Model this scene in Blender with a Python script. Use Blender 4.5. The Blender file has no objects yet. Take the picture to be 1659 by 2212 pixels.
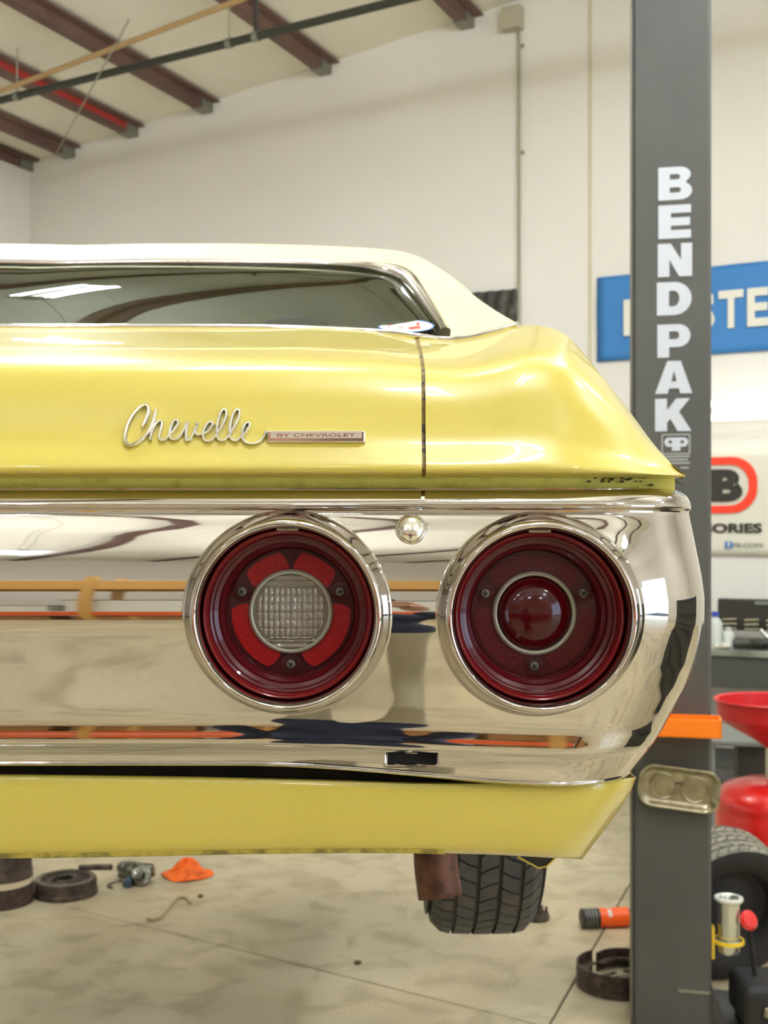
import bpy, bmesh, math, random
import numpy as np
from mathutils import Vector, Matrix
random.seed(7)
PI = math.pi
R = math.radians
# ------------------------------------------------------------------ camera, world, exposure
scene = bpy.context.scene
C = scene.collection
F = 2550.0; CX = 829.5; HY = 1150.0; H = 1.7
cam_d = bpy.data.cameras.new('camera'); cam = bpy.data.objects.new('camera', cam_d); C.objects.link(cam)
cam.location = (0, 0, H); cam.rotation_euler = (PI/2, 0, 0)
cam_d.sensor_fit = 'VERTICAL'; cam_d.sensor_height = 24; cam_d.sensor_width = 18
cam_d.lens = F/2212*24
cam_d.shift_y = (HY-1106)/2212
cam_d.clip_start = 0.01
cam_d.dof.use_dof = True; cam_d.dof.focus_distance = 1.02; cam_d.dof.aperture_fstop = 9.0
scene.camera = cam
world = bpy.data.worlds.new('world'); scene.world = world; world.use_nodes = True
world.node_tree.nodes['Background'].inputs[0].default_value = (0.62, 0.78, 1.0, 1)
world.node_tree.nodes['Background'].inputs[1].default_value = 4.0
scene.view_settings.view_transform = 'Standard'; scene.view_settings.look = 'None'
scene.view_settings.gamma = 1; scene.view_settings.use_curve_mapping = False
scene.view_settings.exposure = 0.52
LAMP = 150.0                     # radiance of the fluorescent tubes
TUBE_COL = (0.93, 1.0, 1.10)
# ceiling fixtures: (x, y, z, rotation about z); rear and far rows added as fill
LAMPS = [(-1.47, 4.55, 4.6, PI/2), (0.4, -0.25, 4.65, PI/2), (-0.4, 1.9, 4.65, PI/2), (-2.1, -4.0, 4.5, PI/2), (2.6, -3.4, 4.9, PI/2),
         (-.4, -5.6, 4.8, PI/2), (-3.6, -5.4, 4.4, PI/2), (2.4, -6.4, 5.0, PI/2),  # added rear fill for the back of the car
         (-3.2, 2.8, 4.45, PI/2), (1.6, 3.2, 4.9, PI/2), (3.6, 1.8, 5.1, PI/2), (6.0, 1.0, 5.3, PI/2), (3.9, 4.0, 5.1, PI/2), (1.4, 5.2, 4.95, PI/2)]  # added to brighten the background

# ------------------------------------------------------------------ coordinates
def P(px, py, d): return Vector(((px-CX)/F*d, d, H+(HY-py)/F*d))
AW = R(26); DW = 8.3
NX, NY = math.sin(AW), math.cos(AW)         # normal of the back wall
UX, UY = -math.cos(AW), math.sin(AW)        # along the back wall, to the left
def WP(px, py, off=0.0):
    t = (px-CX)/F
    return P(px, py, (DW-off)/(NX*t+NY))
def RM(s, n, z): return Vector((s*UX+n*NX, s*UY+n*NY, z))   # room coordinates
def FLR(px, py, z=0.0):
    d = F*(H-z)/(py-HY); return P(px, py, d)
ROOF0, ROOFK = 5.98, 0.115
def roof_z(s): return ROOF0-ROOFK*s

# ------------------------------------------------------------------ object helpers
def link(name, me, m=None, parent=None, smooth=False):
    o = bpy.data.objects.new(name, me); C.objects.link(o)
    if m is not None:
        me.materials.clear(); me.materials.append(m)
    if parent is not None: o.parent = parent
    if smooth:
        me.polygons.foreach_set('use_smooth', [True]*len(me.polygons))
    return o
def mesh(vs, fs, name='m'):
    me = bpy.data.meshes.new(name); me.from_pydata([tuple(v) for v in vs], [], fs); me.update(); return me
def obj(name, bm, m, parent=None, smooth=False, bev=0, segs=2):
    me = bpy.data.meshes.new(name)
    bmesh.ops.recalc_face_normals(bm, faces=bm.faces)
    bm.to_mesh(me); bm.free()
    o = link(name, me, m, parent, smooth)
    if bev:
        b = o.modifiers.new('b', 'BEVEL'); b.width = bev; b.segments = segs; b.limit_method = 'ANGLE'
    if smooth: autos(o)
    return o
def autos(o, ang=40):
    try:
        o.data.set_sharp_from_angle(angle=R(ang))
    except Exception: pass
def tag(o, label=None, cat=None, group=None, kind=None):
    if label: o['label'] = label
    if cat: o['category'] = cat
    if group: o['group'] = group
    if kind: o['kind'] = kind
    return o
def thing(name, label, cat, loc=(0, 0, 0), rotz=0, group=None):
    o = bpy.data.objects.new(name, None); C.objects.link(o)
    o.location = loc; o.rotation_euler = (0, 0, rotz); o.empty_display_size = .05
    return tag(o, label, cat, group)
def box(bm, x0, x1, y0, y1, z0, z1, M=None):
    vs = [Vector((x, y, z)) for z in (z0, z1) for y in (y0, y1) for x in (x0, x1)]
    if M: vs = [M @ v for v in vs]
    b = [bm.verts.new(v) for v in vs]
    for f in ((0, 1, 3, 2), (4, 6, 7, 5), (0, 4, 5, 1), (2, 3, 7, 6), (0, 2, 6, 4), (1, 5, 7, 3)):
        bm.faces.new([b[i] for i in f])
def bx(*a, M=None):
    bm = bmesh.new(); box(bm, *a, M=M); return bm
def lathe(bm, prof, n=48, M=None, cap=False, a0=0, a1=2*PI):
    """prof: list of (r, z) around local z"""
    full = abs(a1-a0-2*PI) < 1e-6
    rows = []
    for r, z in prof:
        row = []
        for i in range(n if full else n+1):
            a = a0+(a1-a0)*i/n
            v = Vector((r*math.cos(a), r*math.sin(a), z))
            if M: v = M @ v
            row.append(bm.verts.new(v))
        rows.append(row)
    m = n if full else n
    for j in range(len(rows)-1):
        for i in range(m):
            k = (i+1) % n if full else i+1
            bm.faces.new((rows[j][i], rows[j][k], rows[j+1][k], rows[j+1][i]))
    if cap:
        bm.faces.new(rows[0]); bm.faces.new(rows[-1])
    return bm
def lat(prof, n=48, M=None, **k):
    return lathe(bmesh.new(), prof, n, M, **k)
def tube(bm, pts, r, n=10, cap=True):
    pts = [Vector(p) for p in pts]
    rr = r if isinstance(r, (list, tuple)) else [r]*len(pts)
    rows = []; up = None
    for i, p in enumerate(pts):
        t = (pts[min(i+1, len(pts)-1)]-pts[max(i-1, 0)]).normalized()
        if up is None:
            up = Vector((0, 0, 1)) if abs(t.z) < .9 else Vector((1, 0, 0))
        s = t.cross(up).normalized(); up = s.cross(t).normalized()
        rows.append([bm.verts.new(p+(s*math.cos(2*PI*k/n)+up*math.sin(2*PI*k/n))*rr[i]) for k in range(n)])
    for a, b in zip(rows[:-1], rows[1:]):
        for k in range(n):
            bm.faces.new((a[k], a[(k+1) % n], b[(k+1) % n], b[k]))
    if cap:
        bm.faces.new(rows[0]); bm.faces.new(rows[-1])
    return bm
def spl(pts, n=8, closed=False):
    """Catmull-Rom through points (any dimension)"""
    A = [np.array(p, float) for p in pts]; out = []
    N = len(A)
    for i in range(N if closed else N-1):
        p0 = A[(i-1) % N] if closed or i > 0 else 2*A[0]-A[1]
        p1 = A[i]; p2 = A[(i+1) % N]
        p3 = A[(i+2) % N] if closed or i < N-2 else 2*A[-1]-A[-2]
        d1 = max(np.linalg.norm(p1-p0)**.5, 1e-6); d2 = max(np.linalg.norm(p2-p1)**.5, 1e-6); d3 = max(np.linalg.norm(p3-p2)**.5, 1e-6)
        m1 = ((p1-p0)/d1-(p2-p0)/(d1+d2)+(p2-p1)/d2)*d2
        m2 = ((p2-p1)/d2-(p3-p1)/(d2+d3)+(p3-p2)/d3)*d2
        for k in range(n):
            t = k/n
            out.append((2*t**3-3*t*t+1)*p1+(t**3-2*t*t+t)*m1+(-2*t**3+3*t*t)*p2+(t**3-t*t)*m2)
    if not closed: out.append(A[-1])
    return out
def grid_mesh(rows, name='g', closed=False):
    """rows: list of lists of points"""
    n = len(rows[0]); vs = [p for r in rows for p in r]; fs = []
    for j in range(len(rows)-1):
        for i in range(n if closed else n-1):
            k = (i+1) % n
            fs.append((j*n+i, j*n+k, (j+1)*n+k, (j+1)*n+i))
    return mesh(vs, fs, name)
def text_mesh(s, size, extrude=.0005, offset=0, align='CENTER', space=1.0):
    cu = bpy.data.curves.new('t', 'FONT'); cu.body = s; cu.size = size; cu.extrude = extrude
    cu.offset = offset; cu.align_x = align; cu.align_y = 'CENTER'; cu.space_character = space; cu.resolution_u = 4
    o = bpy.data.objects.new('t', cu); C.objects.link(o)
    bpy.context.view_layer.update()
    me = bpy.data.meshes.new_from_object(o.evaluated_get(bpy.context.evaluated_depsgraph_get()))
    bpy.data.objects.remove(o); return me
def shape_mesh(loops, depth=.001):
    cu = bpy.data.curves.new('s', 'CURVE'); cu.dimensions = '2D'; cu.fill_mode = 'BOTH'; cu.extrude = depth
    for lp in loops:
        sp = cu.splines.new('POLY'); sp.points.add(len(lp)-1); sp.use_cyclic_u = True
        for i, (x, y) in enumerate(lp): sp.points[i].co = (x, y, 0, 1)
    o = bpy.data.objects.new('s', cu); C.objects.link(o)
    bpy.context.view_layer.update()
    me = bpy.data.meshes.new_from_object(o.evaluated_get(bpy.context.evaluated_depsgraph_get()))
    bpy.data.objects.remove(o); return me
def upright(o, loc, rotz, sx=1, sy=1):
    """place a flat XY mesh upright, facing -Y, turned by rotz"""
    M = Matrix.Translation(loc) @ Matrix.Rotation(rotz, 4, 'Z') @ Matrix.Rotation(PI/2, 4, 'X') @ Matrix.Diagonal((sx, sy, 1, 1))
    o.data.transform(M); return o
def copy_tree(o, parent=None):
    c = o.copy(); C.objects.link(c)
    if parent is not None: c.parent = parent
    for ch in list(o.children): copy_tree(ch, c)
    return c

# ------------------------------------------------------------------ materials
def mat(name, col, rough=.5, metal=0, coat=0, noise=None, bump=None, emit=None, spec=.5, coat_r=.03):
    """noise=(scale, colour2, lo, hi); bump=(scale, strength, distance)"""
    m = bpy.data.materials.new(name); m.use_nodes = True
    nt = m.node_tree; b = nt.nodes['Principled BSDF']
    b.inputs['Base Color'].default_value = (*col, 1); b.inputs['Roughness'].default_value = rough
    b.inputs['Metallic'].default_value = metal; b.inputs['Coat Weight'].default_value = coat
    b.inputs['Coat Roughness'].default_value = coat_r; b.inputs['Specular IOR Level'].default_value = spec
    tc = nt.nodes.new('ShaderNodeTexCoord')
    if noise:
        n = nt.nodes.new('ShaderNodeTexNoise'); n.inputs['Scale'].default_value = noise[0]; n.inputs['Detail'].default_value = 6
        r = nt.nodes.new('ShaderNodeValToRGB')
        r.color_ramp.elements[0].color = (*col, 1); r.color_ramp.elements[1].color = (*noise[1], 1)
        r.color_ramp.elements[0].position = noise[2]; r.color_ramp.elements[1].position = noise[3]
        nt.links.new(tc.outputs['Object'], n.inputs['Vector']); nt.links.new(n.outputs['Fac'], r.inputs['Fac'])
        nt.links.new(r.outputs['Color'], b.inputs['Base Color'])
    if bump:
        n = nt.nodes.new('ShaderNodeTexNoise'); n.inputs['Scale'].default_value = bump[0]; n.inputs['Detail'].default_value = 4
        bp = nt.nodes.new('ShaderNodeBump'); bp.inputs['Strength'].default_value = bump[1]; bp.inputs['Distance'].default_value = bump[2]
        nt.links.new(tc.outputs['Object'], n.inputs['Vector']); nt.links.new(n.outputs['Fac'], bp.inputs['Height'])
        nt.links.new(bp.outputs['Normal'], b.inputs['Normal'])
    if emit:
        b.inputs['Emission Color'].default_value = (*emit[0], 1); b.inputs['Emission Strength'].default_value = emit[1]
    return m
def S(r, g, b):
    return tuple(((c/255)/12.92 if c <= 10 else ((c/255+.055)/1.055)**2.4) for c in (r, g, b))
M_yellow = mat('yellow_paint', S(211, 192, 86), .32, 0, .5, noise=(900, S(205, 186, 80), .4, .6))
M_yellow_in = mat('yellow_paint_lifted', S(232, 226, 110), .5, 0, 0, noise=(60, S(196, 190, 84), .5, .8))  # body yellow, lightened to lift the shaded recess above the bumper
M_vinyl = mat('cream_vinyl', S(216, 204, 156), .45, bump=(1500, .15, .0005))
M_chrome = mat('chrome', (.58, .545, .505), .03, 1, bump=(9, .03, .0015))
M_chrome2 = mat('bright_trim', (.80, .78, .76), .10, 1)
M_silver = mat('silver_plastic', S(168, 162, 142), .4, .35)
M_black = mat('black_rubber', S(30, 28, 27), .7)
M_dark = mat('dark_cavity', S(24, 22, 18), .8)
M_under = mat('undercoat', S(38, 34, 28), .8, noise=(12, S(60, 50, 38), .4, .7))
M_tyre = mat('tyre_rubber', S(62, 60, 62), .65, noise=(25, S(78, 72, 66), .4, .7), bump=(200, .2, .0006))
M_tyre2 = mat('dusty_tyre_rubber', S(118, 113, 98), .8, noise=(30, S(150, 144, 126), .4, .7))
M_tyre2b = mat('tyre_sidewall', S(34, 30, 28), .7)
M_rust = mat('rusty_steel', S(80, 52, 40), .6, .35, noise=(40, S(128, 84, 62), .35, .7), bump=(120, .3, .001))
M_rustd = mat('dark_rusty_iron', S(62, 50, 44), .55, .4, noise=(22, S(106, 92, 78), .4, .72), bump=(60, .3, .002))
M_lip = mat('machined_iron', S(120, 108, 92), .45, .6, noise=(22, S(80, 66, 54), .4, .7))
M_post = mat('charcoal_paint', S(76, 75, 71), .6, 0, 0, noise=(3.5, S(82, 81, 76), .35, .7), bump=(260, .12, .0006))
M_postlip = mat('charcoal_edge', S(108, 104, 90), .4, .2)
M_letter = mat('white_vinyl_letters', S(196, 200, 206), .45)
M_orange = mat('orange_plastic', S(255, 132, 8), .45)
M_steel = mat('dull_steel', S(170, 164, 138), .32, .9, noise=(30, S(150, 144, 120), .4, .6))
M_zinc = mat('zinc_tube', S(205, 208, 200), .25, .9)
M_yel2 = mat('yellow_bracket_paint', S(246, 206, 52), .4)
M_red = mat('red_paint', S(214, 30, 26), .3, 0, .5)
M_redp = mat('red_plastic', S(196, 34, 36), .4)
M_grey = mat('grey_metal', S(128, 132, 124), .45, .3)
M_greyd = mat('dark_grey_metal', S(70, 70, 64), .5, .1)
M_wall = mat('painted_wall', S(228, 223, 212), .85, noise=(.7, S(234, 229, 219), .35, .7), bump=(3, .08, .01))
M_ceil = mat('ceiling_insulation', S(232, 228, 212), .75, noise=(1.2, S(222, 217, 200), .35, .7), bump=(1.3, .4, .05))
M_purlin = mat('red_oxide_steel', S(112, 84, 72), .6, noise=(2, S(92, 68, 58), .4, .7))
M_purlin_r = mat('bright_red_oxide', S(170, 52, 44), .6)
M_galv = mat('galvanised_clip', S(140, 140, 126), .5, .5)
M_pipe = mat('black_iron_pipe', S(58, 58, 50), .5, .2)
M_pipeb = mat('tan_conduit', S(168, 138, 92), .5)
M_rod = mat('thin_rod', S(160, 156, 132), .5)
M_blue = mat('blue_banner', S(54, 122, 184), .6, bump=(4, .3, .02))
M_white = mat('white_print', S(226, 222, 206), .6)
M_sign = mat('white_sign', S(224, 219, 200), .6)
M_redprint = mat('red_print', S(246, 62, 28), .6)
M_blackp = mat('black_print', S(44, 40, 32), .6)
M_blueprint = mat('blue_print', S(66, 120, 190), .6)
M_bannerb = mat('black_banner', S(58, 54, 46), .6, noise=(6, S(84, 78, 66), .45, .6), bump=(9, .9, .03))
M_tube = mat('fluorescent_tube', (1, 1, 1), .5, emit=(TUBE_COL, LAMP))
M_tube2 = mat('bench_tube', (1, 1, 1), .5, emit=((1.0, 1.0, .90), 1.5))
M_fix = mat('white_enamel', S(228, 226, 214), .4)
M_beam = mat('orange_rack_beam', S(226, 96, 40), .5)
M_beam2 = mat('tan_rack_beam', S(206, 158, 82), .5)
M_card = mat('cardboard', S(176, 128, 74), .8, noise=(3, S(158, 112, 64), .4, .6))
M_blues = mat('blue_cap', S(40, 66, 170), .4)
M_bottle = mat('translucent_bottle', S(196, 200, 190), .35)
M_cloth = mat('orange_cloth', S(252, 112, 20), .7, noise=(20, S(200, 80, 14), .5, .7))
M_alu = mat('cast_aluminium', S(136, 134, 118), .35, .8, noise=(40, S(70, 66, 56), .45, .6), bump=(50, .5, .004))
M_navy = mat('navy_cloth', S(40, 46, 66), .8, bump=(80, .2, .002))
M_jeans = mat('dark_jeans', S(46, 50, 60), .85)
M_skin = mat('skin', S(196, 150, 122), .5)
M_hair = mat('dark_hair', S(40, 30, 24), .6)
M_clearc = mat('clear_lens', S(128, 118, 100), .12, 0, 1)
M_redlens = mat('red_lens_rim', S(108, 6, 12), .2, 0, .6, spec=.3)
M_redcup = mat('red_lens_cup', S(76, 5, 12), .25, 0, .35, spec=.25)
M_redface = mat('red_lens_face', S(58, 5, 10), .3, 0, .2, spec=.25)
M_reddome = mat('red_dome', S(66, 2, 6), .12, 0, .15, spec=.3)
def reflector_mat(name, c1, c2, sc=420):
    m = mat(name, c1, .3, 0, .15, spec=.25); nt = m.node_tree; b = nt.nodes['Principled BSDF']
    tc = nt.nodes.new('ShaderNodeTexCoord'); v = nt.nodes.new('ShaderNodeTexVoronoi'); v.inputs['Scale'].default_value = sc
    v.inputs['Randomness'].default_value = .15
    r = nt.nodes.new('ShaderNodeValToRGB'); r.color_ramp.elements[0].color = (*c1, 1); r.color_ramp.elements[1].color = (*c2, 1)
    r.color_ramp.elements[0].position = .1; r.color_ramp.elements[1].position = .6
    bp = nt.nodes.new('ShaderNodeBump'); bp.inputs['Strength'].default_value = .6; bp.inputs['Distance'].default_value = .0008
    nt.links.new(tc.outputs['Object'], v.inputs['Vector']); nt.links.new(v.outputs['Distance'], r.inputs['Fac'])
    nt.links.new(r.outputs['Color'], b.inputs['Base Color']); nt.links.new(v.outputs['Distance'], bp.inputs['Height'])
    nt.links.new(bp.outputs['Normal'], b.inputs['Normal']); return m
M_refl = reflector_mat('bright_red_reflector', S(176, 3, 12), S(134, 2, 8))
M_refl2 = reflector_mat('dull_red_reflector', S(92, 4, 14), S(70, 3, 10))
def concrete():
    m = bpy.data.materials.new('polished_concrete'); m.use_nodes = True
    nt = m.node_tree; b = nt.nodes['Principled BSDF']; L = nt.links.new
    tc = nt.nodes.new('ShaderNodeTexCoord')
    def noise(sc, det, dist=0):
        n = nt.nodes.new('ShaderNodeTexNoise'); n.inputs['Scale'].default_value = sc; n.inputs['Detail'].default_value = det
        n.inputs['Distortion'].default_value = dist; L(tc.outputs['Object'], n.inputs['Vector']); return n
    def ramp(src, a, ca, bb, cb):
        r = nt.nodes.new('ShaderNodeValToRGB'); r.color_ramp.elements[0].position = a; r.color_ramp.elements[1].position = bb
        r.color_ramp.elements[0].color = (*ca, 1); r.color_ramp.elements[1].color = (*cb, 1); L(src, r.inputs['Fac']); return r
    n1 = noise(1.1, 5, .4); n2 = noise(5.5, 8, .6); n3 = noise(60, 4)
    r1 = ramp(n1.outputs['Fac'], .38, S(188, 176, 144), .64, S(206, 190, 152))
    r2 = ramp(n2.outputs['Fac'], .36, S(128, 120, 98), .52, (1, 1, 1))
    r3 = ramp(n3.outputs['Fac'], .3, (.86, .86, .86), .6, (1, 1, 1))
    def mul(a, b_, f):
        x = nt.nodes.new('ShaderNodeMix'); x.data_type = 'RGBA'; x.blend_type = 'MULTIPLY'; x.inputs[0].default_value = f
        L(a, x.inputs[6]); L(b_, x.inputs[7]); return x.outputs[2]
    c = mul(mul(r1.outputs['Color'], r2.outputs['Color'], .3), r3.outputs['Color'], .8)
    L(c, b.inputs['Base Color'])
    rr = ramp(n2.outputs['Fac'], .35, (.5, .5, .5), .65, (.34, .34, .34)); L(rr.outputs['Color'], b.inputs['Roughness'])
    bp = nt.nodes.new('ShaderNodeBump'); bp.inputs['Strength'].default_value = .15; bp.inputs['Distance'].default_value = .003
    L(n3.outputs['Fac'], bp.inputs['Height']); L(bp.outputs['Normal'], b.inputs['Normal'])
    return m
M_conc = concrete()
def glass_mat():
    m = bpy.data.materials.new('tinted_glass'); m.use_nodes = True; nt = m.node_tree
    for n in list(nt.nodes): nt.nodes.remove(n)
    o = nt.nodes.new('ShaderNodeOutputMaterial'); mx = nt.nodes.new('ShaderNodeMixShader')
    t = nt.nodes.new('ShaderNodeBsdfTransparent'); t.inputs[0].default_value = (.30, .34, .28, 1)
    g = nt.nodes.new('ShaderNodeBsdfGlossy'); g.inputs['Roughness'].default_value = .01; g.inputs[0].default_value = (.56, .60, .54, 1)
    f = nt.nodes.new('ShaderNodeFresnel'); f.inputs[0].default_value = 1.62
    nt.links.new(f.outputs[0], mx.inputs[0]); nt.links.new(t.outputs[0], mx.inputs[1]); nt.links.new(g.outputs[0], mx.inputs[2])
    nt.links.new(mx.outputs[0], o.inputs[0]); return m
M_glass = glass_mat()

# ================================================================== THE ROOM
SL, SR, NB, NF = 7.66, -7.5, -9.5, DW      # left wall, right wall, rear wall (behind camera), back wall
def wall_poly(name, pts, th, direction):
    """vertical slab from floor polygon points pts (world), thickness along direction"""
    vs = [Vector(p) for p in pts]+[Vector(p)+Vector(direction)*th for p in pts]; n = len(pts)
    fs = [tuple(range(n)), tuple(range(2*n-1, n-1, -1))]+[(i, (i+1) % n, n+(i+1) % n, n+i) for i in range(n)]
    bm = bmesh.new(); bm.from_mesh(mesh(vs, fs)); o = obj(name, bm, M_wall); tag(o, kind='structure'); return o
nv = Vector((NX, NY, 0)); uv = Vector((UX, UY, 0))
wb = wall_poly('wall_back', [RM(SL, NF, 0), RM(SR, NF, 0), RM(SR, NF, roof_z(SR)), RM(SL, NF, roof_z(SL))], .15, nv)
wall_poly('wall_left', [RM(SL, NF, 0), RM(SL, NB, 0), RM(SL, NB, roof_z(SL)), RM(SL, NF, roof_z(SL))], .15, uv)
wall_poly('wall_rear', [RM(SL, NB, 0), RM(SR, NB, 0), RM(SR, NB, roof_z(SR)), RM(SL, NB, roof_z(SL))], .15, -nv)
# right wall with an open roll-up door letting daylight in
wr = []
d0, d1, dh = -3.2, 1.2, 3.6
wall_poly('wall_right', [RM(SR, NF, 0), RM(SR, NF, roof_z(SR)), RM(SR, NB, roof_z(SR)), RM(SR, NB, 0), RM(SR, d0, 0), RM(SR, d0, dh), RM(SR, d1, dh), RM(SR, d1, 0)], .15, -uv)
# ceiling
cv = [RM(SL, NF, roof_z(SL)), RM(SR, NF, roof_z(SR)), RM(SR, NB, roof_z(SR)), RM(SL, NB, roof_z(SL))]
cv2 = [v+Vector((0, 0, .12)) for v in cv]
bm = bmesh.new(); bm.from_mesh(mesh(cv+cv2, [(0, 1, 2, 3), (7, 6, 5, 4), (0, 4, 5, 1), (1, 5, 6, 2), (2, 6, 7, 3), (3, 7, 4, 0)]))
ceil = obj('ceiling', bm, M_ceil); tag(ceil, kind='structure')
# floor: base with four slabs separated by the saw-cut joints
base = obj('floor', bx(-16, 16, -12, 16, -.2, -.012), M_dark); tag(base, kind='structure')
ja, jb = FLR(130, 1955), FLR(830, 2130); ka, kb = FLR(1360, 1910), FLR(1200, 2190)
d1v = (jb-ja).normalized(); d2v = (ka-kb).normalized()
# intersection
A_ = np.array([[d1v.x, -d2v.x], [d1v.y, -d2v.y]]); bvec = np.array([kb.x-ja.x, kb.y-ja.y]); st = np.linalg.solve(A_, bvec)
X0 = ja+d1v*st[0]; X0.z = 0
for s1 in (-1, 1):
    for s2 in (-1, 1):
        g = .0035; L_ = 13
        c0 = X0+d1v*s1*g+d2v*s2*g
        q = [c0, c0+d1v*s1*L_, c0+d1v*s1*L_+d2v*s2*L_, c0+d2v*s2*L_]
        if s1*s2 < 0: q = q[::-1]
        vs = q+[v-Vector((0, 0, .012)) for v in q]
        bm = bmesh.new(); bm.from_mesh(mesh(vs, [(0, 1, 2, 3), (7, 6, 5, 4), (0, 4, 5, 1), (1, 5, 6, 2), (2, 6, 7, 3), (3, 7, 4, 0)]))
        obj('floor_slab', bm, M_conc, base, bev=.003)
# roof purlins: Z sections perpendicular to the back wall
def purlin(s, red=False, n0=NB, n1=NF-.004, hgt=.095):
    z = roof_z(s); w = .085; t = .006
    def sec(parts, m, name, par):
        bm = bmesh.new()
        for (a, b, c, d) in parts:
            vs = [RM(x, n, zz) for n in (n0, n1) for (x, zz) in ((s+a, z+c), (s+b, z+c), (s+b, z+d), (s+a, z+d))]
            bv = [bm.verts.new(v) for v in vs]
            for f in ((0, 1, 2, 3), (7, 6, 5, 4), (0, 4, 5, 1), (1, 5, 6, 2), (2, 6, 7, 3), (3, 7, 4, 0)): bm.faces.new([bv[i] for i in f])
        return obj(name, bm, m, par)
    p = sec([(-t/2, t/2, -hgt, -.012), (0, w, -hgt, -hgt+t), (w-t, w, -hgt, -hgt+.022), (-w, 0, -.02, -.012)], M_purlin, 'purlin', ceil)
    if red: sec([(-t, -t/2, -hgt*.72, -.012)], M_purlin_r, 'red_stripe', p)
    bm = bmesh.new()   # galvanised end clip at the wall
    for (a, b, c, d) in ((-.012, w+.012, -hgt-.004, -hgt+.006), (-.012, -.004, -hgt, -.02)):
        vs = [RM(x, n, zz) for n in (NF-.16, NF-.002) for (x, zz) in ((s+a, z+c), (s+b, z+c), (s+b, z+d), (s+a, z+d))]
        bv = [bm.verts.new(v) for v in vs]
        for f in ((0, 1, 2, 3), (7, 6, 5, 4), (0, 4, 5, 1), (1, 5, 6, 2), (2, 6, 7, 3), (3, 7, 4, 0)): bm.faces.new([bv[i] for i in f])
    c = obj('clip', bm, M_galv, p); c['label'] = 'galvanised end clip'
    if red: p['label'] = 'brighter red purlin'
    return p
def s_of(px):
    t = (px-CX)/F; d = DW/(NX*t+NY); return d*(t*UX+UY)
PS = [s_of(60)-.06, s_of(160), s_of(297), s_of(458), s_of(714), s_of(1022), 2.1, .8, -.6, -2, -3.5, -5, -6.4]
for i, s in enumerate(PS): purlin(s, red=(i == 2))
# black gas pipe parallel to wall, hung from rods
def ray_n(px, py, n):
    t = (px-CX)/F; d = n/(NX*t+NY); return P(px, py, d)
NPIPE = 6.6
pa = ray_n(20, 212, NPIPE); pb = ray_n(780, 22, NPIPE)
zc = (pa.z+pb.z)/2
def s_at(p): return p.x*UX+p.y*UY
pipe_s0, pipe_s1 = SL-.02, -3.0
pr = thing('gas_pipe', 'thick black iron pipe slung below the roof purlins near the wall', 'pipe', RM(pipe_s0, NPIPE, zc))
def loc(o, par): o.parent = par; o.matrix_parent_inverse = par.matrix_world.inverted(); return o
def child(name, bm, m, par, smooth=True, **k):
    """bm is in world space, par has a location/rotation"""
    bpy.context.view_layer.update() if False else None
    Mi = (Matrix.Translation(par.location) @ par.rotation_euler.to_matrix().to_4x4()).inverted()
    bmesh.ops.transform(bm, matrix=Mi, verts=bm.verts)
    return obj(name, bm, m, par, smooth, **k)
za, zb_ = pa.z, pb.z
sa, sb = s_at(pa), s_at(pb)
kz = (zb_-za)/(sb-sa)
def pz(s): return za+kz*(s-sa)
child('pipe', tube(bmesh.new(), [RM(pipe_s0, NPIPE, pz(pipe_s0)), RM(pipe_s1, NPIPE, pz(pipe_s1))], .027, 16), M_pipe, pr)
for px in (37, 495, 553):
    q = ray_n(px, 212-(px-20)*.25, NPIPE); s = s_at(q)
    thick = .016 if px == 553 else .006
    h = child('hanger', tube(bmesh.new(), [RM(s, NPIPE, pz(s)+.02), RM(s, NPIPE, roof_z(s)-.01)], thick, 8), M_pipe if px == 553 else M_rod, pr)
    child('pipe_clamp', tube(bmesh.new(), [RM(s-.02, NPIPE, pz(s)), RM(s+.02, NPIPE, pz(s))], .034, 14), M_galv, pr)
# tan conduit under the purlins
qa = ray_n(20, 190, 6.15); qb = ray_n(460, 22, 6.15)
s1_, s2_ = s_at(qa), s_at(qb); k2 = (qb.z-qa.z)/(s2_-s1_)
o = obj('ceiling_conduit', tube(bmesh.new(), [RM(SL-.02, 6.15, qa.z+k2*(SL-.02-s1_)), RM(-2, 6.15, qa.z+k2*(-2-s1_))], .018, 12), M_pipeb, smooth=True)
tag(o, 'thin tan conduit running under the purlins above the black pipe', 'conduit')
# thin sag wire
w0, w1 = WP(122, 330, .25), ray_n(280, 40, 5.6)
o = obj('sag_wire', tube(bmesh.new(), [w0, w1], .006, 6), M_rod); tag(o, 'thin pale brace wire crossing the purlins diagonally', 'wire')
# loop of pale cable on the insulation
pts = []
for px, py in ((500, 22), (420, 38), (330, 60), (250, 70), (150, 45)): pts.append((px, py))
# wall conduit + box + batten line
o = thing('wall_conduit', 'thin vertical conduit with a junction box up the back wall', 'conduit', WP(1121, 700, .02))
child('tube', tube(bmesh.new(), [WP(1121, 52, .02), WP(1122, 400, .02), WP(1121, 1500, .02)], .012, 8), M_rod, o)
c1 = WP(1112, 38, .0); Mw = Matrix.Translation(c1) @ Matrix.Rotation(-AW, 4, 'Z')
child('junction_box', bx(-.075, .075, -.10, -.002, -.11, .055, M=Mw), mat('box_grey', S(176, 170, 146), .6), o, False, bev=.006)
for (py, dx) in ((100, 8), (330, 9)):
    c1 = WP(1121+dx, py, .0); Mw = Matrix.Translation(c1) @ Matrix.Rotation(-AW, 4, 'Z')
    child('strap', bx(-.02, .012, -.02, -.001, -.01, .01, M=Mw), M_galv, o, False)
c1 = WP(1275, 22, 0); Mw = Matrix.Translation(c1) @ Matrix.Rotation(-AW, 4, 'Z')
o = obj('trim_1', bx(-.012, .012, -.006, -.0005, -4.0, .3, M=Mw), mat('batten', S(206, 196, 168), .7)); tag(o, kind='structure')

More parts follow.
